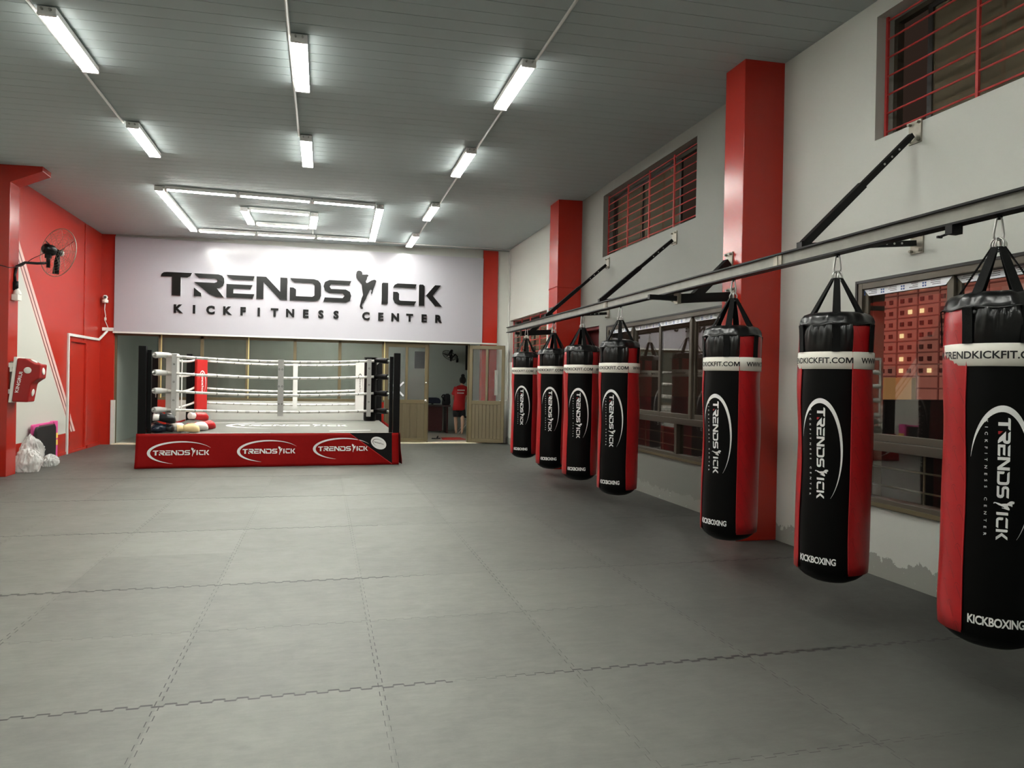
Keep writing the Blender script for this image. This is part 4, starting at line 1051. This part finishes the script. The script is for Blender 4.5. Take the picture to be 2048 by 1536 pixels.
k = thing('punch_target', 'red wall-mounted boxing target with white ovals on the red column', 'boxing target', (-4.345, 12.1, 1.07), world=True)
prf = [(-4.24,1.70),(-4.14,1.695),(-4.005,1.617),(-3.94,1.617),(-3.955,1.41),(-3.985,1.395),(-4.05,1.345),(-4.062,1.31),(-4.10,1.065),(-4.305,1.07)]
kb = MB().prism(prf, lambda x, z, d: (x, d, z), 11.97, 12.24).build('pad', 'target_red', k, bevel=.018)
MB().prism([(-4.275,1.715),(-4.238,1.715),(-4.303,1.06),(-4.34,1.06)], lambda x, z, d: (x, d, z), 11.95, 12.26).build('base_plate', 'white_plastic', k, bevel=.006)
for z in (1.60, 1.22):
    MB().box((-4.345, 11.965, z-.035), (-4.27-(1.7-z)*.06, 12.0, z+.03)).box((-4.345, 12.2, z-.03), (-4.27-(1.7-z)*.06, 12.24, z+.03)).box((-4.33, 11.962, z-.10), (-4.30, 11.99, z-.02)).build('bracket', 'white_plastic', k)
MB().box((-4.345, 12.02, 1.15), (-4.335, 12.18, 1.65)).build('rail', 'galvanised', k)
def disc_on(c, nrm, ra, rb, nm, par, upv=(0,0,1)):
    c, n = Vector(c), Vector(nrm).normalized(); v = Vector(upv); v = (v-n*v.dot(n)).normalized(); u = n.cross(v)
    MB().loft([(c-n*.004, u*ra, v*rb), (c+n*.004, u*ra*.98, v*rb*.98), (c+n*.008, u*ra*.85, v*rb*.85)], 20).build(nm, 'white_plastic', par)
disc_on((-4.105, 11.969, 1.525), (0, -1, 0), .05, .047, 'target_spot', k)
disc_on((-3.945, 12.1, 1.515), (1, 0, .08), .05, .055, 'target_spot', k)
disc_on((-4.078, 12.1, 1.2), (1, 0, -.16), .05, .055, 'target_spot', k)
disc_on((-4.07, 12.1, 1.66), (.5, 0, .87), .05, .05, 'target_spot', k, (0, 1, 0))
tv = text2d('KINGRUI', .062, .0012); tw = max(p[0] for p in tv[0]); mb = MB()
decal(mb, tv, lambda x, y: (-4.255+.055*(x/tw)-y*1.0+.033, 11.968, 1.20+x/tw*.30)); mb.build('lettering', 'print_white', kb)

def crumple(name, lab, c, r, seed, neck=.35, mat='plastic', sub=5, group=None):
    """a thin plastic bag: soft teardrop with sharp pleats running up to a gathered neck"""
    bm = bmesh.new(); bmesh.ops.create_icosphere(bm, subdivisions=sub, radius=1); o = Vector((seed*3.1, seed*1.7, seed))
    for v in bm.verts:
        p = v.co.copy(); up_ = max(0, p.z)
        f1 = 1-2*abs(noise.noise(Vector((p.x*3.2, p.y*3.2, p.z*1.3))+o)); f2 = 1-2*abs(noise.noise(Vector((p.x*7, p.y*7, p.z*2.6))+o*1.3)); f3 = noise.noise(p*1.4+o)
        d = .30*f3+.30*(f1-.5)+.13*(f2-.5); k = 1-neck*up_**2.2
        q_ = Vector((p.x*k*(1+d), p.y*k*(1+d), p.z*(1+.35*d)))
        v.co = Vector((max(XL+.012, c[0]+q_.x*r[0]), c[1]+q_.y*r[1], max(.004, c[2]+q_.z*r[2])))
        if v.co.y < 12.30 and v.co.x < -4.33: v.co.y = 12.30
    bm.verts.index_update(); mb = MB().add([v.co for v in bm.verts], [[v.index for v in f.verts] for f in bm.faces], 0, True); bm.free()
    return tag(mb.build(name, mat), lab, 'plastic bag', group)
G_ = 'crumpled plastic bags beside the red column'
crumple('plastic_bag', 'crumpled clear plastic bag pressed against the red column', (-4.27, 12.50, .13), (.15, .15, .22), 3, group=G_)
crumple('plastic_bag', 'tallest crumpled plastic bag in the heap, beside the black mat', (-4.36, 12.88, .22), (.15, .18, .31), 5, .6, group=G_)
crumple('plastic_bag', 'low flattened plastic bag in front of the black mat', (-4.22, 13.30, .06), (.10, .22, .13), 8, group=G_)
def rboard(x0, x1, y0, y1, z0, z1, r, name, mat, par=None):
    pts = []
    for (cy, cz_, a0) in ((y1-r, z1-r, 0), (y0+r, z1-r, 90)):
        for j in range(6): a = math.radians(a0+18*j); pts.append((cy+r*cos(a), cz_+r*sin(a)))
    pts += [(y0, z0), (y1, z0)]
    return MB().prism(pts, lambda y, z, d: (d, y, z), x0, x1).build(name, mat, par, bevel=.006)
tag(rboard(-4.415, -4.37, 13.17, 14.04, 0, .625, .09, 'exercise_mat', 'mat_black'), 'black folded exercise mat standing behind the plastic bags', 'exercise mat')
tag(rboard(-4.465, -4.42, 13.5, 14.16, 0, .63, .05, 'exercise_mat', 'mat_maroon'), 'maroon exercise mat standing right behind the black one', 'exercise mat')
tag(rboard(-4.51, -4.47, 13.3, 14.22, 0, .655, .04, 'exercise_mat', 'mat_pink'), 'pink exercise mat standing between the maroon mat and the wall', 'exercise mat')
pm = rboard(-4.545, -4.47, 14.26, 14.44, 0, .66, .02, 'exercise_mat', 'mat_pink'); tag(pm, 'narrow folded pink mat with yellow tags nearest the cable trunking', 'exercise mat')
for z in (.36, .24): MB().box((-4.47, 14.27, z), (-4.466, 14.43, z+.09)).build('tag', 'mat_yellow', pm)

# ================================================================ THE OFFICE
dk = thing('desk', 'dark red office desk seen through the open door', 'desk', (2.8, 20.8, 0), world=True)
MB().box((2.05, 20.42, .74), (3.5, 21.05, .79)).build('desk_top', 'desk_top', dk, bevel=.005)
MB().box((2.1, 20.47, .06), (3.28, 20.50, .74)).build('front_panel', 'dark_red_wood', dk)
MB().box((2.1, 20.5, .0), (2.14, 21.0, .74)).build('side_panel', 'dark_red_wood', dk); MB().box((3.4, 20.47, 0), (3.44, 21.0, .74)).build('side_panel', 'dark_red_wood', dk)
ch = thing('office_chair', 'dark blue office chair behind the desk', 'chair', (3.12, 21.3, 0), world=True)
MB().prism([(2.91, .80), (2.9, .88), (2.95, .955), (3.03, .975), (3.25, .975), (3.33, .955), (3.38, .88), (3.37, .80)], lambda x, z, d: (x, d, z), 21.42, 21.48).build('backrest', 'blue_fabric', ch, bevel=.015)
MB().box((2.9, 21.1, .42), (3.36, 21.44, .48)).build('seat', 'blue_fabric', ch, bevel=.02)
MB().box((3.1, 21.43, .44), (3.16, 21.46, .85)).build('back_bar', 'black_steel', ch)
for x, y in ((2.93, 21.14), (3.33, 21.14), (2.93, 21.42), (3.33, 21.42)): MB().tube([(x, y, 0), (x, y, .42)], .014, 8).build('leg', 'black_steel', ch)
bp = thing('backpack', 'black backpack on the right end of the office desk', 'backpack', (3.37, 20.5, .79), world=True)
MB().loft([((3.38, 20.52, .795), (.11, 0, 0), (0, .07, 0)), ((3.385, 20.52, .85), (.125, 0, 0), (0, .085, 0)), ((3.39, 20.52, .97), (.115, 0, 0), (0, .08, 0)), ((3.41, 20.52, 1.07), (.09, 0, 0), (0, .06, 0)), ((3.42, 20.52, 1.11), (.03, 0, 0), (0, .02, 0))], 16).build('body', 'shorts_black', bp)
MB().tube([(3.33, 20.5, 1.08), (3.28, 20.48, 1.07), (3.25, 20.48, 1.02), (3.29, 20.46, .97), (3.33, 20.45, .9)], .018, 8).build('strap', 'webbing', bp)
st = thing('folding_stool', 'folding stool with crossed white legs beside the person', 'stool', (3.98, 20.5, 0), world=True)
MB().box((3.80, 20.32, .44), (4.16, 20.68, .47)).build('seat', 'black_vinyl', st, bevel=.01)
for y in (20.34, 20.66):
    MB().tube([(3.72, y, .01), (4.12, y, .44)], .012, 8).build('leg', 'white_plastic', st); MB().tube([(4.24, y+.02, .01), (3.84, y+.02, .44)], .012, 8).build('leg', 'white_plastic', st)
make_fan('wall_fan', 'small black wall fan on the office wall above the person', (3.60, 21.42, 2.22), (-.45, -.45, -.72), .21,
         [(3.8, 21.5, 2.26), (3.86, 21.55, 2.2), (3.87, 21.62, 2.1)], (3.86, 21.67, 2.08), 'black_steel', 3, 14, 5, .003)
for (x0, x1, z0, z1, l) in ((2.62, 3.0, 1.82, 2.32, 'dark picture frame on the office wall behind the left door leaf'), (4.14, 4.27, 1.8, 2.62, 'tall dark picture frame at the right end of the office wall')):
    f = MB(); 
    for a, b in (((x0, z0), (x1, z0+.03)), ((x0, z1-.03), (x1, z1)), ((x0, z0), (x0+.03, z1)), ((x1-.03, z0), (x1, z1))): f.box((a[0], YO-.03, a[1]), (b[0], YO, b[1]))
    fr = f.build('picture_frame', 'bronze_dark'); tag(fr, l, 'picture frame'); MB().box((x0+.03, YO-.012, z0+.03), (x1-.03, YO, z1-.03)).build('picture', 'mat_black', fr)
tag(MB().prism([(2.92, 18.15), (3.52, 18.2), (3.50, 18.85), (2.98, 18.8)], lambda x, y, d: (x, y, d), .002, .012).build('doormat', 'pad_red', bevel=.003), 'red mat on the office floor just inside the door', 'doormat')
sl = thing('slipper', 'black slipper on the office floor left of the red mat', 'slipper', (2.80, 18.5, 0), world=True)
MB().loft([((2.70, 18.5, .012), (0, .03, 0), (0, 0, .012)), ((2.76, 18.5, .012), (0, .04, 0), (0, 0, .012)), ((2.85, 18.5, .012), (0, .045, 0), (0, 0, .012)), ((2.92, 18.5, .012), (0, .03, 0), (0, 0, .012))], 12).build('sole', 'mat_black', sl)
MB().tube([(2.84, 18.455, .02), (2.85, 18.47, .055), (2.86, 18.5, .065), (2.85, 18.53, .055), (2.84, 18.545, .02)], .014, 8).build('strap', 'mat_black', sl)
cbn = thing('black_cabinet', 'tall narrow black cabinet in the doorway left of the glass partition', 'cabinet', (-3.6, 17.6, 0), world=True)
MB().box((-3.80, 17.42, .0), (-3.46, 17.75, 1.97)).build('body', 'post_black', cbn, bevel=.006)
MB().box((-3.79, 17.41, .05), (-3.47, 17.42, 1.95)).build('door', 'post_black', cbn); MB().box((-3.51, 17.395, 1.0), (-3.495, 17.41, 1.15)).build('handle', 'steel', cbn)
ol = thing('ceiling_light', 'added unseen tube light brightening the office', 'ceiling light', (0.2, 19.6, 2.9), world=True)  # lamp added out of view to brighten the office
MB().box((-.4, 19.56, 2.86), (.8, 19.64, 2.9)).build('housing', 'lamp_body', ol)
og = emit('office_fill_glow', (1, 1, .95), 150); M['office_fill_glow'] = og
MB().tube([(-.38, 19.6, 2.845), (.78, 19.6, 2.845)], .015, 8).build('tube', 'office_fill_glow', ol)

# ---------------------------------------------------------------- the person (back to the camera, leaning a little)
pr = thing('person', 'person with hair bun, red t-shirt and black shorts standing barefoot in the office', 'person', (3.66, 20.05, 0), world=True)
V, E_, RR = [], [], []
def chain(pts, start=None):
    prev = start
    for (p, r) in pts:
        V.append(p); RR.append(r); i = len(V)-1
        if prev is not None: E_.append((prev, i))
        prev = i
    return prev
chain([((3.675, 20.07, .80), .115)])                       # pelvis (root)
spine = chain([((3.685, 20.06, .95), .10), ((3.70, 20.07, 1.10), .105), ((3.725, 20.10, 1.25), .105)], 0)
neck = chain([((3.745, 20.13, 1.345), .045), ((3.76, 20.16, 1.40), .042)], spine)
hd = chain([((3.775, 20.175, 1.45), .075), ((3.785, 20.18, 1.515), .078), ((3.785, 20.175, 1.56), .045)], neck)
chain([((3.80, 20.262, 1.47), .012), ((3.802, 20.272, 1.462), .008)], hd-1)    # nose
# left arm (picture left) bent forward to the desk, right arm (picture right) with the elbow out
def arm(sh, el, wr, s):
    a = chain([(sh, .05), (el, .036), (wr, .024)], spine)
    w0 = Vector(wr); d = (w0-Vector(el)).normalized(); sd = d.cross(Vector((0, 0, 1))).normalized()*s
    pm_ = chain([(tuple(w0+d*.045), .026), (tuple(w0+d*.08), .022)], a)
    for j, (o, L) in enumerate(((-.024, .055), (-.008, .065), (.008, .062), (.024, .048))):
        b0 = w0+d*.085+sd*o; chain([(tuple(b0), .0085), (tuple(b0+d*L*.55+Vector((0, 0, -.006))), .008), (tuple(b0+d*L*.9+Vector((0, 0, -.022))), .0065)], pm_)
    b0 = w0+d*.03-sd*.028; chain([(tuple(b0), .010), (tuple(b0+d*.03-sd*.014), .009), (tuple(b0+d*.052-sd*.018), .007)], a)
arm((3.585, 20.11, 1.27), (3.52, 20.20, 1.03), (3.60, 20.38, .92), 1)
arm((3.86, 20.11, 1.285), (3.915, 20.17, 1.04), (3.90, 20.36, .93), -1)
for hx, kx, ax, fy in ((3.60, 3.59, 3.605, 20.12), (3.755, 3.755, 3.745, 19.99)):
    a = chain([((hx, 20.06, .72), .085), ((kx, fy-.02, .44), .052), ((kx+.002, fy-.055, .31), .052), ((ax, fy-.03, .07), .030)], 0)
    chain([((ax, fy-.05, .032), .028)], a)
    f = chain([((ax+.015, fy+.06, .030), .026), ((ax+.03, fy+.12, .02), .02)], a)
    for j in range(5): chain([((ax+.03+(j-2)*.016, fy+.15-.006*abs(j-1), .014), .009), ((ax+.032+(j-2)*.017, fy+.172-.008*abs(j-1), .010), .007)], f)
me = bpy.data.meshes.new('body'); me.from_pydata(V, E_, []); me.update()
bo = bpy.data.objects.new('body', me); COL.objects.link(bo); bo.parent = pr; bo.matrix_parent_inverse = Matrix.Translation(-pr.location)
md = bo.modifiers.new('skin', 'SKIN'); md.use_smooth_shade = True
sv = me.skin_vertices[0].data
for i, r_ in enumerate(RR): sv[i].radius = (r_, r_); sv[i].use_root = (i == 0)
bo.modifiers.new('sub', 'SUBSURF').levels = 2; bo.modifiers['sub'].render_levels = 2; me.materials.append(M['skin'])
sh = MB().loft([((3.655, 20.05, .665), (.165, 0, 0), (0, .125, 0)), ((3.66, 20.05, .67), (.175, 0, 0), (0, .135, 0)), ((3.67, 20.06, .80), (.168, 0, 0), (0, .13, 0)), ((3.685, 20.065, .98), (.152, 0, 0), (0, .12, 0)), ((3.71, 20.085, 1.15), (.168, 0, 0), (0, .122, 0)), ((3.727, 20.11, 1.27), (.176, 0, 0), (0, .105, 0)), ((3.735, 20.12, 1.325), (.14, 0, 0), (0, .08, 0)), ((3.745, 20.13, 1.355), (.07, 0, 0), (0, .06, 0)), ((3.748, 20.133, 1.362), (.055, 0, 0), (0, .05, 0))], 24)
for sh_, el in (((3.60, 20.11, 1.275), (3.535, 20.17, 1.09)), ((3.845, 20.11, 1.29), (3.90, 20.15, 1.10))):
    a, b = Vector(sh_), Vector(el); sh.tube([a+(a-b)*.12, a, a.lerp(b, .6), b, b+(b-a)*.02], [.055, .075, .07, .07, .062], 14)
so = sh.build('t_shirt', 'shirt_red', pr)
pp = MB(); r = random.Random(2)
for zz, x0, x1 in ((1.205, 3.605, 3.80), (1.125, 3.60, 3.775)):
    x = x0
    while x < x1:
        w_ = .012+r.random()*.012; yb_ = 20.085-.122*math.sqrt(max(0, 1-((x-3.71)/.172)**2))-.006
        pp.box((x, yb_-.003, zz), (x+w_, yb_+.004, zz+.032)); x += w_+.004
pp.build('shirt_print', 'print_white', so)
so2 = MB().loft([((3.675, 20.06, .80), (.15, 0, 0), (0, .115, 0)), ((3.675, 20.06, .70), (.168, 0, 0), (0, .128, 0)), ((3.675, 20.06, .63), (.172, 0, 0), (0, .128, 0))], 20)
for hx, fy in ((3.598, 20.07), (3.756, 20.04)):
    so2.loft([((hx, 20.06, .68), (.095, 0, 0), (0, .115, 0)), ((hx, fy, .56), (.095, 0, 0), (0, .105, 0)), ((hx, fy, .48), (.092, 0, 0), (0, .10, 0))], 16)
so2.build('shorts', 'shorts_black', pr)
hb = bmesh.new(); bmesh.ops.create_icosphere(hb, subdivisions=4, radius=1)
for v in hb.verts:
    p = v.co; rr = 1+.04*noise.noise(Vector((p.x*9, p.y*3, p.z*3)))
    x, y, z = p.x*.092*rr, p.y*.098*rr, p.z*.112*rr
    if y > .035: y = .035+(y-.035)*.35
    v.co = Vector((3.782+x, 20.165+y, 1.495+z))
hb.verts.index_update(); hm = MB().add([v.co for v in hb.verts], [[v.index for v in f.verts] for f in hb.faces], 0, True); hb.free()
bun = [((3.775, 20.11, 1.58), (.03, 0, 0), (0, .03, 0)), ((3.773, 20.10, 1.60), (.05, 0, 0), (0, .048, 0)), ((3.772, 20.095, 1.63), (.055, 0, 0), (0, .05, 0)), ((3.772, 20.09, 1.66), (.035, 0, 0), (0, .032, 0)), ((3.772, 20.09, 1.67), (.01, 0, 0), (0, .01, 0))]
hm.loft(bun, 16); hm.build('hair', 'hair', pr)
